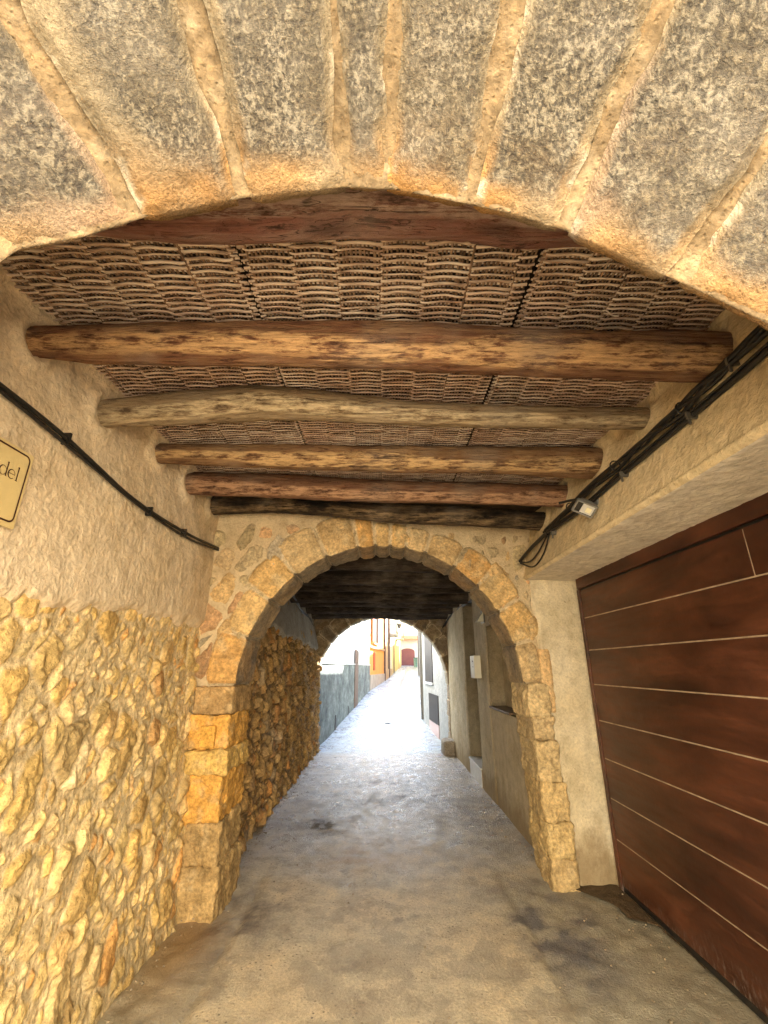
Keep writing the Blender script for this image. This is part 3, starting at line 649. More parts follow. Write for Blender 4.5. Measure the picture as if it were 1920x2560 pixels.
def mat_panel(x0, x1, label, seed):
    root = empty('wicker_mat', ((x0+x1)/2, 2.3, 3.02), label, 'woven mat', 'wicker mats closing the ceiling')
    rng = np.random.RandomState(seed); z0 = 3.025
    y0, y1 = .80, 3.95; per = .168; L = []
    # stakes running with the alley, in bundles
    V, F = [], []; nv = 0
    for x in np.arange(x0+.012, x1-.010, .0165):
        x_ = x+rng.uniform(-.003, .003); ys = np.linspace(y0, y1, 30); r = .0050+rng.uniform(-.0012, .0014)
        P = np.stack([x_+.004*fbm(np.stack([ys, ys*0+x*50, ys*0], -1), 2, 2, seed), ys, z0+.003*fbm(np.stack([ys, ys*0+x*50, ys*0], -1), 3, 2, seed+1)], -1)
        v, f = tube_vf(P, r, 5); V.append(v); F.append(grid_faces(30, 5, wrap_v=True)+nv); nv += len(v)
    mesh_obj('stakes', np.concatenate(V), np.concatenate(F), M['stake'], root)
    V, F = [], []; nv = 0; row = 0; y = y0; off = rng.uniform(0, .1)
    while y < y1:
        xs = np.arange(x0, x1+.001, .0125); r = .0052+rng.uniform(-.0016, .0018)
        ph = (xs-x0-off+.03*fbm(np.stack([xs*1.2, xs*0+y*1.2, xs*0], -1), 1, 2, seed+8))/per*pi*1.0+row*pi
        s_ = np.tanh(np.sin(ph)*3.6)
        drift = .010*fbm(np.stack([xs*1.5, xs*0+y*2, xs*0], -1), 1, 3, seed+3)+.0034*fbm(np.stack([xs*9, xs*0+row, xs*0], -1), 1, 2, seed+4)
        sag = -.0085*np.abs(np.sin(ph))*(s_ > 0)-.002*np.abs(np.sin(ph))
        Z = z0-s_*.0080+.002*vn(np.stack([xs*20, xs*0+row, xs*0], -1), 3)
        P = np.stack([xs, y+drift+sag, Z-.001], -1)
        # flattened split cane
        an = np.linspace(0, 2*pi, 5, endpoint=False)+.6
        T = np.gradient(P, axis=0); T /= np.linalg.norm(T, axis=1)[:, None]; A_ = np.cross(T, [0, 0, 1.]); A_ /= np.linalg.norm(A_, axis=1)[:, None]; B_ = np.cross(A_, T)
        v = (P[:, None]+r*(1.25*np.cos(an)[None, :, None]*A_[:, None]+.6*np.sin(an)[None, :, None]*B_[:, None])).reshape(-1, 3)
        V.append(v); F.append(grid_faces(len(xs), 5, wrap_v=True)+nv); nv += len(v)
        y += .0142+rng.uniform(-.0026, .0030); row += 1
    for q in range(26):   # loose and broken canes
        x = rng.uniform(x0+.05, x1-.25); y = rng.uniform(.95, 3.8); ln = rng.uniform(.06, .22); dr = rng.uniform(.004, .03); t = np.linspace(0, 1, 9)
        v, f = tube_vf(np.stack([x+ln*t, y+rng.uniform(-.02, .02)*t+.01*np.sin(t*5+q), z0-.014-dr*t*t], -1), rng.uniform(.0014, .0034), 5)
        V.append(v); F.append(grid_faces(9, 5, wrap_v=True)+nv); nv += len(v)
    mesh_obj('woven_strands', np.concatenate(V), np.concatenate(F), M['strand'], root)
mat_panel(-1.62, -.531, 'woven cane ceiling mat nearest the left wall, beside the plaster', 1)
mat_panel(-.525, .571, 'middle one of the three woven cane ceiling mats', 2)
mat_panel(.577, 1.62, 'woven cane ceiling mat nearest the right wall, over the cables', 3)

def log(tab, mat, label, seed, ext=.25, amp=.012, flat=0., group='log beams carrying the ceiling mats', nx=380, na=64, name='log_beam', band=1.):
    t = np.array(tab); x = t[:, 0]; xs = np.linspace(x[0]-ext, x[-1]+ext, nx)
    f = lambda k: np.interp(xs, x, t[:, k])
    def sm(a):
        k = np.array([1, 2, 3, 4, 3, 2, 1.]); k /= k.sum(); return np.convolve(np.pad(a, 3, 'edge'), k, 'valid')
    Y, Z, Rr = sm(f(1)), sm(f(2)), sm(f(3))
    an = np.linspace(0, 2*pi, na, endpoint=False); Xg, A = np.meshgrid(xs, an, indexing='ij')
    p = np.stack([Xg, np.cos(A)*.5, np.sin(A)*.5], -1)
    pr = np.stack([Xg*1.2, np.cos(A)*1.1+seed, np.sin(A)*1.1], -1)
    r = Rr[:, None]*(1+.15*fbm(pr, 1.1, 3, seed)+.05*fbm(pr*np.array([3, 1, 1]), 1.3, 3, seed+31))+amp*fbm(np.stack([Xg*2, np.cos(A)*2, np.sin(A)*2], -1), 1.6, 4, seed+2)
    r = r+.0035*fbm(np.stack([Xg*3, np.cos(A)*9, np.sin(A)*9], -1), 1.3, 3, seed+5)
    fib = fbm(np.stack([Xg*5, np.cos(A)*8+seed, np.sin(A)*8], -1), 1.0, 5, seed+7, .6)
    r = r+.0055*fib*(Rr[:, None]/.09)
    spl = np.abs(fbm(np.stack([Xg*1.1, np.cos(A)*3+seed, np.sin(A)*3], -1), 1.0, 3, seed+8)); r = r-.010*(1-ss(.0, .022, spl))
    for q in range(5):
        rk = np.random.RandomState(seed*7+q); kx = rk.uniform(-1.3, 1.3); ka = rk.uniform(pi, 1.75*pi); dd = np.hypot((Xg-kx)/1.5, (A-ka)*.09)
        r = r+.010*np.exp(-(dd/.022)**2)-.009*np.exp(-(dd/.009)**2)
    if flat: # hewn flats
        r = np.minimum(r, Rr[:, None]*(1+.02)/np.maximum(np.abs(np.cos(A-.7)), .72)*(.72+.28*flat))
    V = np.stack([Xg, Y[:, None]+r*np.cos(A), Z[:, None]+r*np.sin(A)], -1)
    bn = fbm(np.stack([Xg*1.6, np.cos(A)*1.2+seed, np.sin(A)*1.2], -1), 1, 5, seed+21)
    bnd_ = band*(1-ss(.40, .60, np.abs(A-1.24*pi)+.75*bn))+.0*A
    F = grid_faces(nx, na, wrap_v=True, flip=True).tolist(); F.append(list(range(na))); F.append([(nx-1)*na+k for k in range(na)][::-1])
    o = mesh_obj(name, V-np.array([0, float(Y.mean()), float(Z.mean())]), F, mat, extra={'band': bnd_})
    o.location = (0, float(Y.mean()), float(Z.mean())); tag(o, label, 'beam', group); return o
W1 = wood('reddish_log', (.40, .28, .22), (.24, .10, .07), (.055, .022, .015))
W2 = wood('golden_log', (.44, .27, .13), (.19, .085, .045), (.06, .022, .011))
W3 = wood('grey_weathered_log', (.44, .35, .22), (.27, .19, .11), (.10, .062, .034))
W4 = wood('amber_log', (.44, .29, .14), (.20, .105, .052), (.065, .026, .012))
W5 = wood('russet_log', (.37, .22, .13), (.18, .088, .05), (.06, .024, .013))
W6 = wood('sooty_log', (.22, .15, .08), (.06, .037, .02), (.012, .008, .006), soot=1.0)
WD = wood('blackened_log', (.16, .12, .09), (.055, .038, .026), (.012, .008, .006), soot=.75)
log([(-1.30, .935, 2.97, .10), (-1.01, .935, 2.942, .1), (-0.845, .937, 2.915, .1), (-0.59, .94, 2.894, .1), (-0.316, .944, 2.9, .1), (-0.097, .946, 2.925, .1), (0.168, .95, 2.917, .1), (0.417, .953, 2.896, .1), (0.60, .955, 2.908, .1), (1.3, .957, 2.93, .09)],
    W1, 'reddish brown log beam directly behind the near stone arch', 11, amp=.006)
log([(-1.455, 1.53, 2.893, .064), (-1.231, 1.533, 2.886, .079), (-0.843, 1.538, 2.891, .085), (-0.058, 1.549, 2.892, .095), (0.732, 1.56, 2.865, .099), (1.128, 1.566, 2.854, .101), (1.456, 1.57, 2.849, .1)],
    W2, 'thick golden and red-brown log beam, second from the near arch', 12, amp=.010, flat=.7)
log([(-1.479, 2.04, 2.861, .072), (-1.064, 2.055, 2.909, .087), (-0.651, 2.069, 2.954, .089), (-0.325, 2.079, 2.935, .079), (0.177, 2.096, 2.895, .066), (0.633, 2.111, 2.887, .062), (0.939, 2.12, 2.886, .058), (1.484, 2.138, 2.899, .056)],
    W3, 'crooked greyish log beam with a hump and a knot', 13, amp=.010)
log([(-1.48, 2.605, 2.919, .063), (-1.0, 2.621, 2.91, .072), (-0.09, 2.652, 2.905, .085), (0.837, 2.683, 2.903, .095), (1.544, 2.706, 2.9, .1)],
    W4, 'straight amber log beam with dark knots, just behind the crooked grey one', 14, amp=.007)
log([(-1.49, 3.099, 2.916, .088), (-0.815, 3.143, 2.907, .090), (-0.106, 3.188, 2.889, .09), (0.619, 3.233, 2.89, .088), (1.437, 3.283, 2.882, .088)],
    W5, 'russet log beam in front of the sooty one', 15, amp=.007)
log([(-1.508, 3.592, 2.914, .085), (-0.928, 3.63, 2.950, .085), (-0.526, 3.656, 2.932, .085), (0.084, 3.695, 2.885, .085), (0.702, 3.734, 2.866, .085), (1.414, 3.778, 2.84, .085)],
    W6, 'soot-blackened log beam right above the inner stone arch', 16, amp=.006)
DL = ['blackened beam nearest behind the inner arch', 'second blackened beam beyond the inner arch', 'third blackened beam beyond the inner arch', 'fourth blackened beam beyond the inner arch', 'fifth blackened beam, last but two before the far arch', 'blackened beam next to last before the far arch', 'blackened beam right in front of the far arch']
for i, y in enumerate([5.1, 5.85, 6.6, 7.4, 8.2, 9.0, 9.75]):
    rr = [.10, .12, .10, .12, .10, .11, .12][i]; zc = 2.60+rr+[.06, .02, .05, .0, .03, .0, -.02][i]
    log([(-1.7, y, zc, rr), (-.5, y+.03, zc+.02, rr*1.05), (.6, y+.05, zc-.015, rr), (1.6, y+.03, zc, rr*.95)], WD, DL[i], 30+i, amp=.008, group='blackened beams over the passage', nx=160, na=32, ext=.1, band=.1)

# ------------------------------------------------------------------ passage between the inner and the far arch
def passage():
    root = empty('passage_wall', (-1.6, 7, 0), 'left wall of the dark passage, brown rubble with a patch of grey plaster at the top', 'wall')
    boxes('wall_core', [(-2.4, -1.80, 4.2, 10.1, -.1, 3.2)], M['body'], root)
    pl = lambda z: -1.27-.06*(z/1.5)-.19*ss(1.4, 2.9, z)
    ys = np.arange(4.3, 10.1, .014); zs = np.arange(-.03, 3.1, .014); Y, Z = np.meshgrid(ys, zs, indexing='ij'); p = np.stack([Y, Z, Y*0], -1)
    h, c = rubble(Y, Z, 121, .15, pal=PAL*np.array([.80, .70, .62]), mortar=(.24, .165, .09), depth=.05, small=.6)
    X = pl(Z)-.05+h*1.1+.02*fbm(p, 1.5, 3, 6)
    w = ss(.25, .6, fbm(p, 2.5, 4, 9)+.25*ss(7, 9.5, Y))[..., None]*.35; c = c*(1-w)+np.array([.50, .44, .36])*w
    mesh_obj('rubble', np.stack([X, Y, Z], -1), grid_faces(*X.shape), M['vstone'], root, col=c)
    ys = np.arange(4.3, 10.0, .02); zs = np.arange(1.6, 3.1, .02); Y, Z = np.meshgrid(ys, zs, indexing='ij'); p = np.stack([Y, Z, Y*0], -1)
    bnd = 2.08-.10*(Y-7)*.4+.10*fbm(p, 1.6, 4, 61)+.05*fbm(p, 6, 3, 62)
    X = pl(Z)+.02+.012*fbm(p, 2, 4, 63)-.10*(1-ss(-.08, .02, Z-bnd))
    mesh_obj('plaster', np.stack([X, Y, Z], -1), grid_faces(*X.shape), plaster('grey_plaster', (.34, .31, .26), (.44, .41, .35), dirt=.5), root)

    root = empty('passage_wall', (1.6, 7, 0), 'right wall of the passage, brownish plaster with a niche and a deep doorway', 'wall')
    core = [(2.0, 2.6, 4.2, 10.1, -.1, 3.2)]
    boxes('wall_core', core, M['body'], root)
    # plastered masses: pier beside the niche, between niche and doorway, beyond the doorway
    def sheet(y0, y1, z0, z1, x, seed, nm='plaster', mat=None, sy=.02):
        ys = np.linspace(y0, y1, max(3, int((y1-y0)/sy))); zs = np.linspace(z0, z1, max(3, int((z1-z0)/sy))); Y, Z = np.meshgrid(ys, zs, indexing='ij'); p = np.stack([Y, Z, Y*0], -1)
        e = np.minimum(np.minimum(Y-y0, y1-Y), 9)
        X = x-.0+.012*fbm(p, 1.6, 4, seed)+.004*fbm(p, 9, 3, seed+1)+.02*(1-ss(0, .05, e))
        return X, Y, Z
    def solid(name, y0, y1, z0, z1, x, seed, mat, parent, xb=2.02, b=.0):
        X, Y, Z = sheet(y0, y1, z0, z1, x, seed)
        V = np.stack([X, Y, Z], -1); nu, nv = X.shape
        F = grid_faces(nu, nv, flip=True).tolist(); Vb = V.copy(); Vb[..., 0] = xb; allV = np.concatenate([V.reshape(-1, 3), Vb.reshape(-1, 3)]); n0 = nu*nv
        for i in range(nu-1):
            F.append([i*nv, (i+1)*nv, n0+(i+1)*nv, n0+i*nv]); k = nv-1; F.append([(i+1)*nv+k, i*nv+k, n0+i*nv+k, n0+(i+1)*nv+k])
        for j in range(nv-1):
            F.append([j+1, j, n0+j, n0+j+1]); q = (nu-1)*nv; F.append([q+j, q+j+1, n0+q+j+1, n0+q+j])
        return mesh_obj(name, allV, F, mat, parent)
    mp = M['plaster_p']
    solid('plaster', 4.35, 6.28, -.05, 1.10, 1.40, 71, mp, root)
    solid('plaster', 4.35, 6.28, 2.12, 3.1, 1.40, 72, mp, root)
    solid('plaster', 6.283, 7.10, -.05, 3.1, 1.395, 73, mp, root)
    solid('plaster', 8.0, 10.05, -.05, 3.1, 1.385, 74, mp, root)
    solid('plaster', 7.103, 7.997, 2.62, 3.1, 1.40, 75, mp, root)
    boxes('niche_back', [(1.60, 2.05, 4.4, 6.28, 1.102, 2.118)], mp, root)
    boxes('niche_sill', [(1.375, 1.60, 5.3, 6.27, 1.104, 1.128)], plain('dark_slate_sill', (.13, .085, .05), .6), root, .004)
    d = empty('wooden_door', (1.75, 7.55, .24), 'brown door set deep in the doorway of the right passage wall', 'door')
    n = NT('old_brown_door'); g = n.noise(3, 6, .65, n.map((8, 8, .7)))
    dm = n.done(n.ramp(g, [(.3, (.06, .035, .015)), (.6, (.16, .10, .045)), (.75, (.25, .17, .08))]), .7, n.bump(g, .5, .01))
    boxes('leaf', [(1.70+.0, 1.74, 7.11+k*.148, 7.11+(k+1)*.148-.006, .26, 2.60) for k in range(6)], dm, d, .004)
    boxes('frame', [(1.66, 1.76, 7.105, 7.15, .25, 2.615), (1.66, 1.76, 7.95, 7.995, .25, 2.615)], dm, d)
    s = empty('doorstep', (1.5, 7.55, 0), 'raised doorstep faced with pale grey tiles below the deep doorway', 'step')
    boxes('step_block', [(1.392, 2.0, 7.105, 7.995, -.05, .225)], M['body'], s)
    boxes('tile', [(1.384, 1.392, 7.11+k*.222, 7.11+(k+1)*.222-.006, .0, .222) for k in range(4)], M['tile'], s)
    boxes('tread', [(1.37, 1.72, 7.108, 7.992, .226, .252)], M['tile'], s, .004)
    # white box and small lamp
    b = empty('meter_box', (1.36, 6.86, 1.60), 'small cream white meter box fixed beside the deep doorway', 'box')
    boxes('case', [(1.305, 1.40, 6.72, 7.02, 1.45, 1.76)], M['white'], b, .006)
    for b_ in [(1.301, 1.3045, 6.80, 6.86, 1.672, 1.690), (1.301, 1.3045, 6.80, 6.83, 1.60, 1.612)]: boxes('slot', [b_], M['cable'], b)
    l = empty('wall_lamp', (1.35, 6.35, 2.3), 'tiny white wedge-shaped lamp high on the right passage wall', 'lamp')
    V = [(1.40, 6.30, 2.20), (1.40, 6.45, 2.20), (1.30, 6.30, 2.20), (1.30, 6.45, 2.20), (1.40, 6.30, 2.34), (1.40, 6.45, 2.34)]
    mesh_obj('shade', V, [(0, 1, 3, 2), (0, 2, 4), (1, 5, 3), (2, 3, 5, 4), (0, 4, 5, 1)], M['white'], l, smooth=False)
    boxes('base_plate', [(1.392, 1.41, 6.28, 6.47, 2.18, 2.36)], M['iron'], l)
    # far arch
    root = empty('arch_wall', (0, 10.2, 0), 'far round arch at the end of the dark passage, framing the bright street', 'arch')
    cx, zc, R = -.03, 1.25, 1.40
    arch_core('wall_core', root, cx, zc, R+.03, -3.0, 3.0, 4.5, 10.03, 10.42, .0, .0, M['mortar'])
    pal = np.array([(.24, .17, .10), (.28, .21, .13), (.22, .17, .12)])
    th = np.linspace(-90, 90, 16)+np.array([0]+[random.uniform(-2, 2) for _ in range(14)]+[0])
    def dcol(seed):
        b0 = vcol(seed, .0, pal)
        def f(p, e, onf, D):
            c = b0(p, e, onf, D); g = ss(.0, .2, D)[..., None]*.6; return c*(1-g)+np.array([.42, .38, .30])*g
        return f
    for i in range(15):
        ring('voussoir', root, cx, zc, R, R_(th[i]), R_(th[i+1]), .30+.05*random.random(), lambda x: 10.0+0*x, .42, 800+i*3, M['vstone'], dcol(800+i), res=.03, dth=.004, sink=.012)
    xs = np.arange(-1.9, 1.6, .03); zs = np.arange(-.03, 3.1, .03); X, Z = np.meshgrid(xs, zs, indexing='ij'); p = np.stack([X, Z, X*0], -1)
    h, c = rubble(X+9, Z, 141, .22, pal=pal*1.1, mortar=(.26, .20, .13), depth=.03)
    r = np.hypot(X-cx, Z-zc); out = (r > R+.05) & ((Z > zc) | (np.abs(X-cx) > R+.0)); k = out[:-1, :-1] & out[1:, 1:] & out[1:, :-1] & out[:-1, 1:]
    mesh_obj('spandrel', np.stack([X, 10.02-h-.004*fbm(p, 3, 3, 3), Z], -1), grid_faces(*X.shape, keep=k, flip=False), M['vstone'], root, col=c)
    for sg, x0, x1 in ((-1, -1.62, -1.42), (1, 1.37, 1.60)):
        for k, (a, b) in enumerate([(-.05, .32), (.32, .62), (.62, .95), (.95, 1.25)]):
            rough_box('pier_block', (x0+.015*(k % 2)*sg, x1, 9.96, 10.41, a+.004, b-.004), M['vstone'], root, .03, .025, .02, 900+k+sg, lambda V: np.array([.33, .26, .18])*(1+.35*fbm(V, 6, 4, 3))[:, None])
passage()

# ------------------------------------------------------------------ cables, floodlight, street sign
def smooth_path(P, n=60):
    P = np.array(P); t = np.arange(len(P)); tt = np.linspace(0, len(P)-1, n); out = []
    for q in tt:
        i = min(int(q), len(P)-2); f = q-i; p0 = P[max(i-1, 0)]; p1 = P[i]; p2 = P[i+1]; p3 = P[min(i+2, len(P)-1)]
        out.append(.5*((2*p1)+(-p0+p2)*f+(2*p0-5*p1+4*p2-p3)*f*f+(-p0+3*p1-3*p2+p3)*f**3))
    return np.array(out)
def cables():
    root = empty('cable_bundle', (1.38, 2.8, 2.7), 'twisted bundle of black cables slung along the upper right wall', 'cable')
    A = np.array([(1.375, .75, 2.775), (1.375, 1.293, 2.745), (1.37, 1.523, 2.728), (1.365, 1.758, 2.714), (1.368, 2.06, 2.716), (1.366, 2.346, 2.71), (1.360, 2.928, 2.697), (1.355, 3.55, 2.664)])
    Bp = smooth_path(A, 120)
    L = []
    for k in range(4):
        ph = np.linspace(0, 11, 120)+k*pi/2; ra = .017+.006*np.sin(np.linspace(0, 17, 120)+k)
        P = Bp+np.stack([-np.abs(ra*np.cos(ph))*.8, 0*ph, ra*np.sin(ph)*1.1], -1); L.append((P, [.012, .009, .011, .007][k], 8))
    tubes('upper_cables', L, M['cable'], root)
    C = smooth_path([(1.375, .75, 2.70), (1.375, 1.308, 2.668), (1.374, 1.707, 2.655), (1.370, 2.304, 2.642), (1.362, 2.8, 2.62), (1.356, 3.2, 2.63), (1.352, 3.5, 2.645)], 70)
    tubes('lower_cable', [(C, .0135, 8), (C+np.array([-.012, 0, .014]), .006, 6)], M['cable'], root)
    E_ = [(1.352, 3.5, 2.648), (1.335, 3.80, 2.62), (1.315, 4.02, 2.58), (1.30, 4.13, 2.55)]
    tubes('drooping_ends', [(smooth_path(E_, 20), .016, 8), (smooth_path([(1.352, 3.5, 2.63), (1.34, 3.72, 2.54), (1.325, 3.92, 2.50), (1.30, 4.12, 2.54)], 24), .008, 6),
                            (smooth_path([(1.35, 3.45, 2.63), (1.345, 3.62, 2.50), (1.33, 3.86, 2.44), (1.30, 4.12, 2.53)], 24), .007, 6)], M['cable'], root)
    V = []
    for (x, y, z) in [(1.393, 1.712, 2.659), (1.388, 2.296, 2.637), (1.391, 3.40, 2.62), (1.392, 2.9, 2.70), (1.4, 1.45, 2.74)]:
        b = boxes('clip', [(x-.05, x, y-.006, y+.006, z-.022, z+.012), (x-.045, x-.035, y-.004, y+.004, z-.05, z-.02)], M['iron'], root)
    for (x, y, z) in [(1.362, 2.35, 2.71), (1.357, 3.0, 2.69), (1.372, 1.75, 2.715)]:
        t = np.linspace(0, 2*pi, 16); tubes('tie', [(np.stack([x-.008+.030*np.cos(t), y+0*t, z+.030*np.sin(t)], -1), .004, 6)], M['cable'], root)
    root = empty('cable_bundle', (-1.46, 2.6, 2.55), 'pair of black cables sagging along the left plaster wall', 'cable')
    A = smooth_path([(-1.45, .75, 2.63), (-1.45, 1.2, 2.60), (-1.45, 1.6, 2.588), (-1.45, 1.806, 2.578), (-1.45, 2.041, 2.553), (-1.45, 2.357, 2.515), (-1.45, 2.75, 2.505), (-1.45, 3.2, 2.52), (-1.447, 3.60, 2.555), (-1.445, 3.80, 2.575)], 100)
    t = np.linspace(0, 14, 100)
    tubes('cable', [(A+np.stack([0*t, 0*t, .011+.004*np.sin(t*.7)], -1), .0105, 8)], M['cable'], root)
    tubes('cable', [(A+np.stack([.002*np.sin(t), 0*t, -.010+.005*np.sin(t)], -1), .0085, 8)], M['cable'], root)
    for (y, z) in [(1.81, 2.595), (2.6, 2.52), (3.1, 2.53)]:
        boxes('clip', [(-1.475, -1.435, y-.006, y+.006, z-.035, z+.022)], M['cable'], root)
    for i, (sg, lab) in enumerate([(-1, 'thin twisted cable under the passage ceiling by the left wall'), (1, 'dark cable sagging into the far arch corner by the right wall')]):
        P = smooth_path([(sg*1.42, 5.6, 2.55), (sg*1.42, 7, 2.60), (sg*1.40, 8.4, 2.63), (sg*1.38, 9.4, 2.58), (sg*1.30, 9.93, 2.42)] if sg > 0 else [(-1.40, 6.6, 2.72), (-1.43, 7.2, 2.66), (-1.47, 8.2, 2.56), (-1.50, 9.2, 2.55), (-1.52, 9.9, 2.42)], 50)
        t = np.linspace(0, 20, 50)
        o = tubes('cable', [(P+np.stack([.012*np.cos(t), 0*t, .012*np.sin(t)], -1), .014, 6), (P-np.stack([.012*np.cos(t), 0*t, .012*np.sin(t)], -1), .011, 6)], M['cable']); tag(o, lab, 'cable')
cables()
def floodlight():
    root = empty('floodlight', (1.38, 2.62, 2.60), 'small grey square floodlight on an arm below the cables', 'floodlight')
    from mathutils import Matrix
    c = Vector((1.285, 2.66, 2.555)); nrm = Vector((-.35, -.62, -.70)).normalized(); ax = Vector((.80, -.05, -.42)); ax = (ax-nrm*ax.dot(nrm)).normalized(); ay = nrm.cross(ax)
    def tb(name, L, mat, bev=.003):
        V, F = [], []
        for b in L:
            v, f = box_vf(*b); n0 = len(V); V += [tuple(c+ax*p[0]+ay*p[1]+nrm*p[2]) for p in v]; F += [tuple(i+n0 for i in q) for q in f]
        o = mesh_obj(name, V, F, mat, root, smooth=False)
        if bev: m = o.modifiers.new('b', 'BEVEL'); m.width = bev; m.segments = 2
    g = plain('grey_cast_metal', (.20, .195, .18), .5, .1, 20, .3)
    W, H = .066, .044
    tb('housing', [(-W, W, -H, H, -.028, -.004)], g, .006)
    tb('bezel', [(-W, W, H-.010, H, -.003, .010), (-W, W, -H, -H+.010, -.003, .010), (-W, -W+.010, -H+.0105, H-.0105, -.003, .0095), (W-.010, W, -H+.0105, H-.0105, -.003, .0095)], g, .002)
    tb('cooling_fins', [(-W*.6, W*.6, -H*.7+k*.014, -H*.7+k*.014+.004, -.048, -.029) for k in range(6)], g, 0)
    tb('glass', [(-W+.012, -.022, -H+.012, H-.012, -.003, .002)], plain('black_glass', (.01, .01, .01), .15, .0, 3), 0)
    tb('reflector', [(-.020, W-.012, -H+.012, H-.012, -.003, .002)], plain('pale_reflector', (.5, .5, .48), .3, .02, 3), 0)
    tb('led_plate', [(.008, .042, -.018, .016, .0025, .006)], plain('led_plate', (.7, .66, .45), .4, .0, 3), 0)
    boxes('arm', [(1.30, 1.395, 2.70, 2.73, 2.598, 2.606), (1.375, 1.40, 2.66, 2.77, 2.58, 2.63)], g, root, .002)
    tubes('lead', [(smooth_path([(1.30, 2.70, 2.60), (1.33, 2.78, 2.66), (1.31, 2.86, 2.69), (1.25, 2.95, 2.70)], 16), .009, 6)], M['cable'], root)
floodlight()
def street_sign():
    yR, yL, zt, zb = 1.655, 1.13, 2.42, 2.107; x0 = -1.452
    root = empty('street_sign', (x0, (yR+yL)/2, (zt+zb)/2), 'cream street name plate with a dark border on the left wall', 'sign')
    def rr(y0, y1, z0, z1, r, n=8):
        pts = []
        for (cy, cz, a0) in ((y1-r, z1-r, 0), (y0+r, z1-r, pi/2), (y0+r, z0+r, pi), (y1-r, z0+r, 3*pi/2)):
            for k in range(n+1):
                a = a0+k*pi/2/n; pts.append((cy+r*cos(a), cz+r*sin(a)))
        return pts
    o_ = rr(yL, yR, zb, zt, .004); n_ = len(o_)
    V = [(x0-.006, a, b) for a, b in o_]+[(x0+.010, a, b) for a, b in o_]; F = [list(range(n_, 2*n_))]+[[i, (i+1) % n_, n_+(i+1) % n_, n_+i] for i in range(n_)]
    n = NT('enamel_cream'); pm = n.done(n.mix(n.noise(3, 3), (.56, .44, .20), (.66, .53, .27)), .35)
    mesh_obj('plate', V, F, pm, root, smooth=False)
    ink = plain('brown_ink', (.045, .012, .004), .5, .05)
    a = rr(yL+.012, yR-.012, zb+.018, zt-.012, .025); b = rr(yL+.019, yR-.019, zb+.025, zt-.019, .019); m = len(a)
    V = [(x0+.0125, p, q) for p, q in a]+[(x0+.0125, p, q) for p, q in b]; F = [[i, (i+1) % m, m+(i+1) % m, m+i] for i in range(m)]
    mesh_obj('border', V, F, ink, root, smooth=False)
    # the letters d e l, drawn with thick and thin strokes; reading direction is +y
    xx = x0+.0130; V, F = [], []
    def stroke(P, w):
        n0 = len(V); P = np.array(P, float); w = np.broadcast_to(w, len(P)); T = np.gradient(P, axis=0); T /= np.linalg.norm(T, axis=1)[:, None]+1e-9
        N = np.stack([-T[:, 1], T[:, 0]], -1)
        off = len(V)*1e-6
        for p, q, ww in zip(P, N, w): V.append((xx+off, p[0]+q[0]*ww/2, p[1]+q[1]*ww/2)); V.append((xx+off, p[0]-q[0]*ww/2, p[1]-q[1]*ww/2))
        for i in range(len(P)-1): F.append((n0+2*i, n0+2*i+1, n0+2*i+3, n0+2*i+2))
    zb_ = 2.288; h = .058; xh = .036; wt = .0052; th = .0022
    def l_(y): stroke([(y, zb_), (y, zb_+h)], [wt, wt]); stroke([(y-.006, zb_+.001), (y+.006, zb_+.001)], [th, th]); stroke([(y-.0055, zb_+h-.004), (y, zb_+h-.001)], [th, th])
    def e_(y):
        r = xh/2; P = [(y+r*.86*cos(t), zb_+r+r*sin(t)) for t in np.linspace(.05, 2*pi-.75, 30)]; tt = np.linspace(.05, 2*pi-.75, 30)
        stroke(P, th+(wt-th)*np.clip(-np.cos(tt), 0, 1)); stroke([(y-r*.8, zb_+r+.001), (y+r*.86, zb_+r+.001)], [th, th])
    def d_(y):
        r = xh/2; tt = np.linspace(.35, 2*pi-.35, 30); stroke([(y+r*.86*cos(t), zb_+r+r*sin(t)) for t in tt], th+(wt-th)*np.clip(-np.cos(tt), 0, 1))
        q = y+r*.9; stroke([(q, zb_), (q, zb_+h)], [wt, wt]); stroke([(q, zb_+.001), (q+.006, zb_+.001)], [th, th]); stroke([(q-.0055, zb_+h-.004), (q, zb_+h-.001)], [th, th])
    l_(1.600); e_(1.573); d_(1.532)
    mesh_obj('lettering', V, F, ink, root, smooth=False)
street_sign()

# ------------------------------------------------------------------ the bright street beyond
def facade(name, L, label, wallmat, top, parts, x_in=None, thick=1.2, side=-1, dado=None):
    """house along the street: L is its two end points in plan"""
    (xa, ya), (xb, yb) = L; root = empty(name, ((xa+xb)/2+side*thick/2, (ya+yb)/2, 0), label, 'house')
    ux, uy = (xb-xa), (yb-ya); ln = math.hypot(ux, uy); ux /= ln; uy /= ln; nx, ny = (uy*-side, ux*side)   # outward to the street
    def slab_(nm, s0, s1, z0, z1, d0, d1, mat, par=root):
        V = []
        for s in (s0, s1):
            for d in (d0, d1):
                for z in (z0, z1): V.append((xa+ux*s+nx*d, ya+uy*s+ny*d, z))
        return mesh_obj(nm, V, [(0, 1, 3, 2), (4, 6, 7, 5), (0, 4, 5, 1), (2, 3, 7, 6), (0, 2, 6, 4), (1, 5, 7, 3)], mat, par, smooth=False)
    slab_('wall', 0, ln, -.2, top, -thick, 0, wallmat)
    if dado: slab_('dado', 0, ln, -.2, dado[0], .002, .03, dado[1])
    for (nm, s0, s1, z0, z1, d0, d1, mat) in parts: slab_(nm, s0, s1, z0, z1, d0, d1, mat)
    return root, slab_
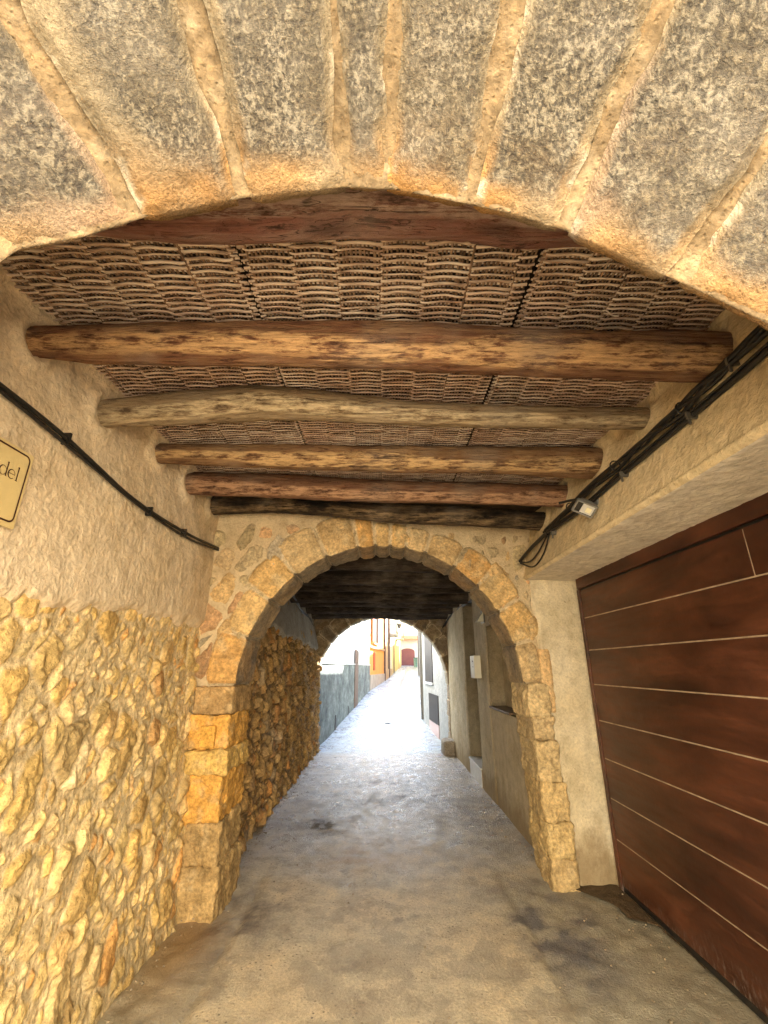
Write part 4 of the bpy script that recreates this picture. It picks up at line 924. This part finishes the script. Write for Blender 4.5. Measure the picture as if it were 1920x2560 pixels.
def street():
    n = NT('streaked_grey_render'); a = n.noise(1.6, 9, .78, n.map((1, .9, .9))); b = n.noise(9, 7, .8, n.map((1, .35, .6)))
    c = n.mix(1., n.ramp(a, [(.34, (.06, .075, .075)), (.5, (.16, .19, .185)), (.68, (.34, .39, .36))]), n.ramp(b, [(.3, (.45, .45, .45)), (.5, (1, 1, 1)), (.72, (1.7, 1.7, 1.65))]), 'MULTIPLY')
    grey = n.done(c, .9, n.bump(b, .6, .01))
    n = NT('white_render'); a = n.noise(1.8, 6, .7, n.map((2, 2, .6)))
    white = n.done(n.ramp(a, [(.32, (.50, .55, .57)), (.45, (.72, .75, .75)), (.7, (.82, .82, .80))]), .9)
    greyr = plaster('blue_grey_render', (.36, .37, .37), (.48, .48, .47), dirt=.3)
    orange = plain('orange_render', (.78, .40, .10), .9, .08, 2); yellow = plain('yellow_render', (.78, .62, .30), .9, .08, 2)
    shut = plain('red_orange_shutter', (.55, .10, .03), .7, .1); dark = plain('dark_opening', (.035, .03, .03), .6, .1)
    brown = plain('brown_door', (.16, .10, .07), .7, .2); pale = plain('cream_render', (.74, .68, .55), .9, .06, 2); tan = plain('tan_panel', (.60, .42, .25), .8, .1)
    stone = plain('pale_plinth', (.50, .46, .38), .9, .2, 3); pink = plain('pink_threshold', (.62, .48, .47), .8, .05); iron = M['iron']
    facade('white_house', [(-1.42, 10.43), (-.66, 22.4)], 'white house with a streaky grey dado, first on the left of the bright street', white, 7.5,
           [('door', 6.1, 7.1, .2, 2.2, .031, .05, brown), ('window', 8.6, 9.4, 3.6, 4.8, .0, .03, brown), ('sill', 0, 12, 1.68, 1.72, .031, .05, white),
            ('drain_cover', 2.2, 2.32, .0, .42, .031, .045, dark), ('drain_cover', 4.6, 4.72, .1, .45, .031, .045, dark)], side=-1, dado=(1.68, grey))
    r, sl_ = facade('orange_house', [(-.66, 22.4), (.07, 28.0)], 'bright orange house with red-orange shutters beside the white house', orange, 8,
           [('window', 1.0, 2.2, 2.85, 4.7, .0, .03, dark), ('shutter', .45, 1.0, 2.8, 4.75, .035, .08, shut), ('shutter', 2.3, 2.75, 2.8, 4.75, .035, .08, brown), ('sill', .9, 2.4, 2.70, 2.78, .0, .12, tan),
            ('window', 1.2, 1.75, 1.45, 2.35, .002, .03, shut), ('plinth', .0, 5.6, -.2, 1.25, .002, .06, stone), ('string_course', 0, 5.6, 2.50, 2.60, .0, .07, tan), ('downpipe', 5.4, 5.55, .5, 7.5, .0, .1, brown)], side=-1)
    facade('cream_house', [(.07, 28.0), (.62, 33.2)], 'pale cream house with a tan ground floor, past the orange house', pale, 8.5,
           [('door', .5, 1.9, .9, 3.1, .0, .03, tan), ('plinth', 0, 5.2, 0, 1.5, .035, .07, tan), ('downpipe', 2.3, 2.5, .8, 8, .0, .12, brown), ('balcony', 2.6, 4.6, 3.6, 3.75, .0, .55, stone), ('railing', 2.6, 4.6, 3.76, 4.5, .50, .53, iron),
            ('window', 3.0, 4.2, 3.8, 5.8, .0, .04, dark)], side=-1)
    facade('yellow_house', [(.62, 33.2), (1.75, 44.8)], 'narrow pale yellow house near the end of the street', yellow, 9,
           [('door', 1.4, 2.3, 1.1, 3.4, .0, .03, brown), ('window', 4.2, 5.2, 3.9, 5.8, .0, .04, plain('blue_grey_shutter', (.2, .28, .3), .7)), ('balcony', 4.0, 5.6, 3.7, 3.82, .0, .6, stone), ('railing', 4.0, 5.6, 3.83, 4.7, .55, .58, iron), ('door', 7.2, 8.4, 1.5, 3.6, .0, .03, tan)], side=-1)
    facade('grey_house', [(1.40, 10.43), (1.17, 13.95)], 'grey rendered house with a tall dark window above a low dark hatch, on the right', greyr, 5.7,
           [('window', 1.75, 2.95, 1.22, 2.9, .0, .02, dark), ('sill', 1.7, 3.0, 1.17, 1.22, .0, .06, white), ('hatch', 1.1, 2.45, .30, .95, .0, .02, dark), ('threshold', 1.1, 2.45, .0, .29, .0, .02, pink)], side=1)
    facade('pale_house', [(1.19, 14.0), (1.60, 20.0)], 'white-walled house with downpipes, next to the grey house on the right', pale, 5.7,
           [('downpipe', .2, .32, .0, 4.6, .0, .09, iron), ('door', 1.6, 2.5, .2, 2.4, .0, .02, brown), ('downpipe', 3.2, 3.3, .2, 4.6, .0, .08, greyr)], side=1)
    facade('tall_house', [(1.62, 20.0), (3.4, 44.8)], 'long white house on the right running to the end of the street', white, 6.6,
           [('window', 4, 5, 3.2, 5, .0, .03, dark), ('door', 8, 9, .8, 3, .0, .03, brown), ('downpipe', 12, 12.2, .8, 5.3, .0, .1, iron)], side=1)
    # unseen house added behind the viewer to reflect warm sunlight into the alley
    root = empty('bounce_facade', (0, -5.6, 0), 'unseen cream house added behind the viewer to bounce sunlight through the near arch', 'house')
    boxes('wall', [(-9, 9, -8, -5.2, -.2, 8.5)], plain('bounce_cream_render', (.78, .67, .49), .9, .06, 2), root)
    for xw in (-6, -3, 3, 6): boxes('window', [(xw-.5, xw+.5, -5.25, -5.17, 3.6, 5.1)], brown, root)
    # end of the street: red gate building with tiled roof
    root = empty('end_house', (2.6, 46, 1.7), 'small house with a dull red arched gate closing the street', 'house')
    boxes('wall', [(-.5, 6.5, 46.3, 49, 1.4, 6.2)], pale, root)
    a = np.linspace(0, pi, 16); V = [(1.72, 46.28, 1.6), (3.12, 46.28, 1.6)]+[(2.42+.70*cos(t), 46.28, 3.05+.32*sin(t)) for t in a]
    V2 = [(x, 46.0, z) for x, y, z in V]; n0 = len(V); F = [list(range(n0, 2*n0))]+[[i, (i+1) % n0, n0+(i+1) % n0, n0+i] for i in range(n0)]
    mesh_obj('gate', V+V2, F, plain('dull_red_gate', (.22, .07, .06), .7, .15, 2), root, smooth=False)
    V = [(-1, 45.6, 4.1), (7, 45.6, 4.1), (7, 47.5, 5.0), (-1, 47.5, 5.0), (-1, 45.6, 4.25), (7, 45.6, 4.25), (7, 47.5, 5.2), (-1, 47.5, 5.2)]
    mesh_obj('canopy', V, [(0, 1, 2, 3), (4, 7, 6, 5), (0, 4, 5, 1), (1, 5, 6, 2), (2, 6, 7, 3), (3, 7, 4, 0)], plain('terracotta', (.42, .17, .09), .9, .2, 4), root, smooth=False)
    b = empty('litter_bin', (3.05, 43, 1.6), 'blue-green street bin at the top of the street', 'bin')
    t = np.linspace(0, 1, 6); tubes('bin_body', [(np.stack([0*t+2.98, 0*t+43, 1.58+.8*t], -1), .16+.03*t, 12)], plain('blue_green_plastic', (.15, .28, .30), .5), b)
    tubes('lid', [(np.array([(2.98, 43, 2.385), (2.98, 43, 2.44)]), .20, 12)], plain('dark_green_lid', (.05, .12, .12), .5), b)
    # wall lamps and an overhead wire
    l = empty('street_lamp', (.55, 31, 4.3), 'bracket street lamp on the cream house', 'street lamp')
    tubes('bracket', [(smooth_path([(.35, 31, 4.2), (.7, 31, 4.45), (1.05, 31, 4.4)], 12), .03, 6)], iron, l)
    t = np.linspace(0, 1, 5); tubes('lantern', [(np.stack([1.1+0*t, 31+0*t, 4.38-.3*t], -1), .16-.08*t, 8)], iron, l)
    o = tubes('overhead_wire', [(smooth_path([(-1.1, 13.6, 4.6), (-.9, 17, 3.95), (-.72, 20.6, 3.25), (-.62, 22.4, 3.05)], 30), .022, 6)], M['cable']); tag(o, 'thin dark wire drooping across the white house wall', 'wire')
    o = tubes('overhead_wire', [(smooth_path([(1.6, 27, 5.6), (2.0, 28, 5.5), (2.3, 29, 5.0), (2.9, 29.5, 4.9)], 30), .03, 6)], M['cable']); tag(o, 'wire crossing the bright sky above the street end', 'wire')
    # kerb stone by the passage exit
    o = rough_box('corner_stone', (1.16, 1.40, 9.50, 9.95, -.02, .26), M['vstone'], None, .02, .05, .02, 77, lambda V: np.array([.33, .29, .24])*(1+.3*fbm(V, 8, 3, 2))[:, None]); tag(o, 'rough low stone at the foot of the far arch on the right', 'stone')
street()
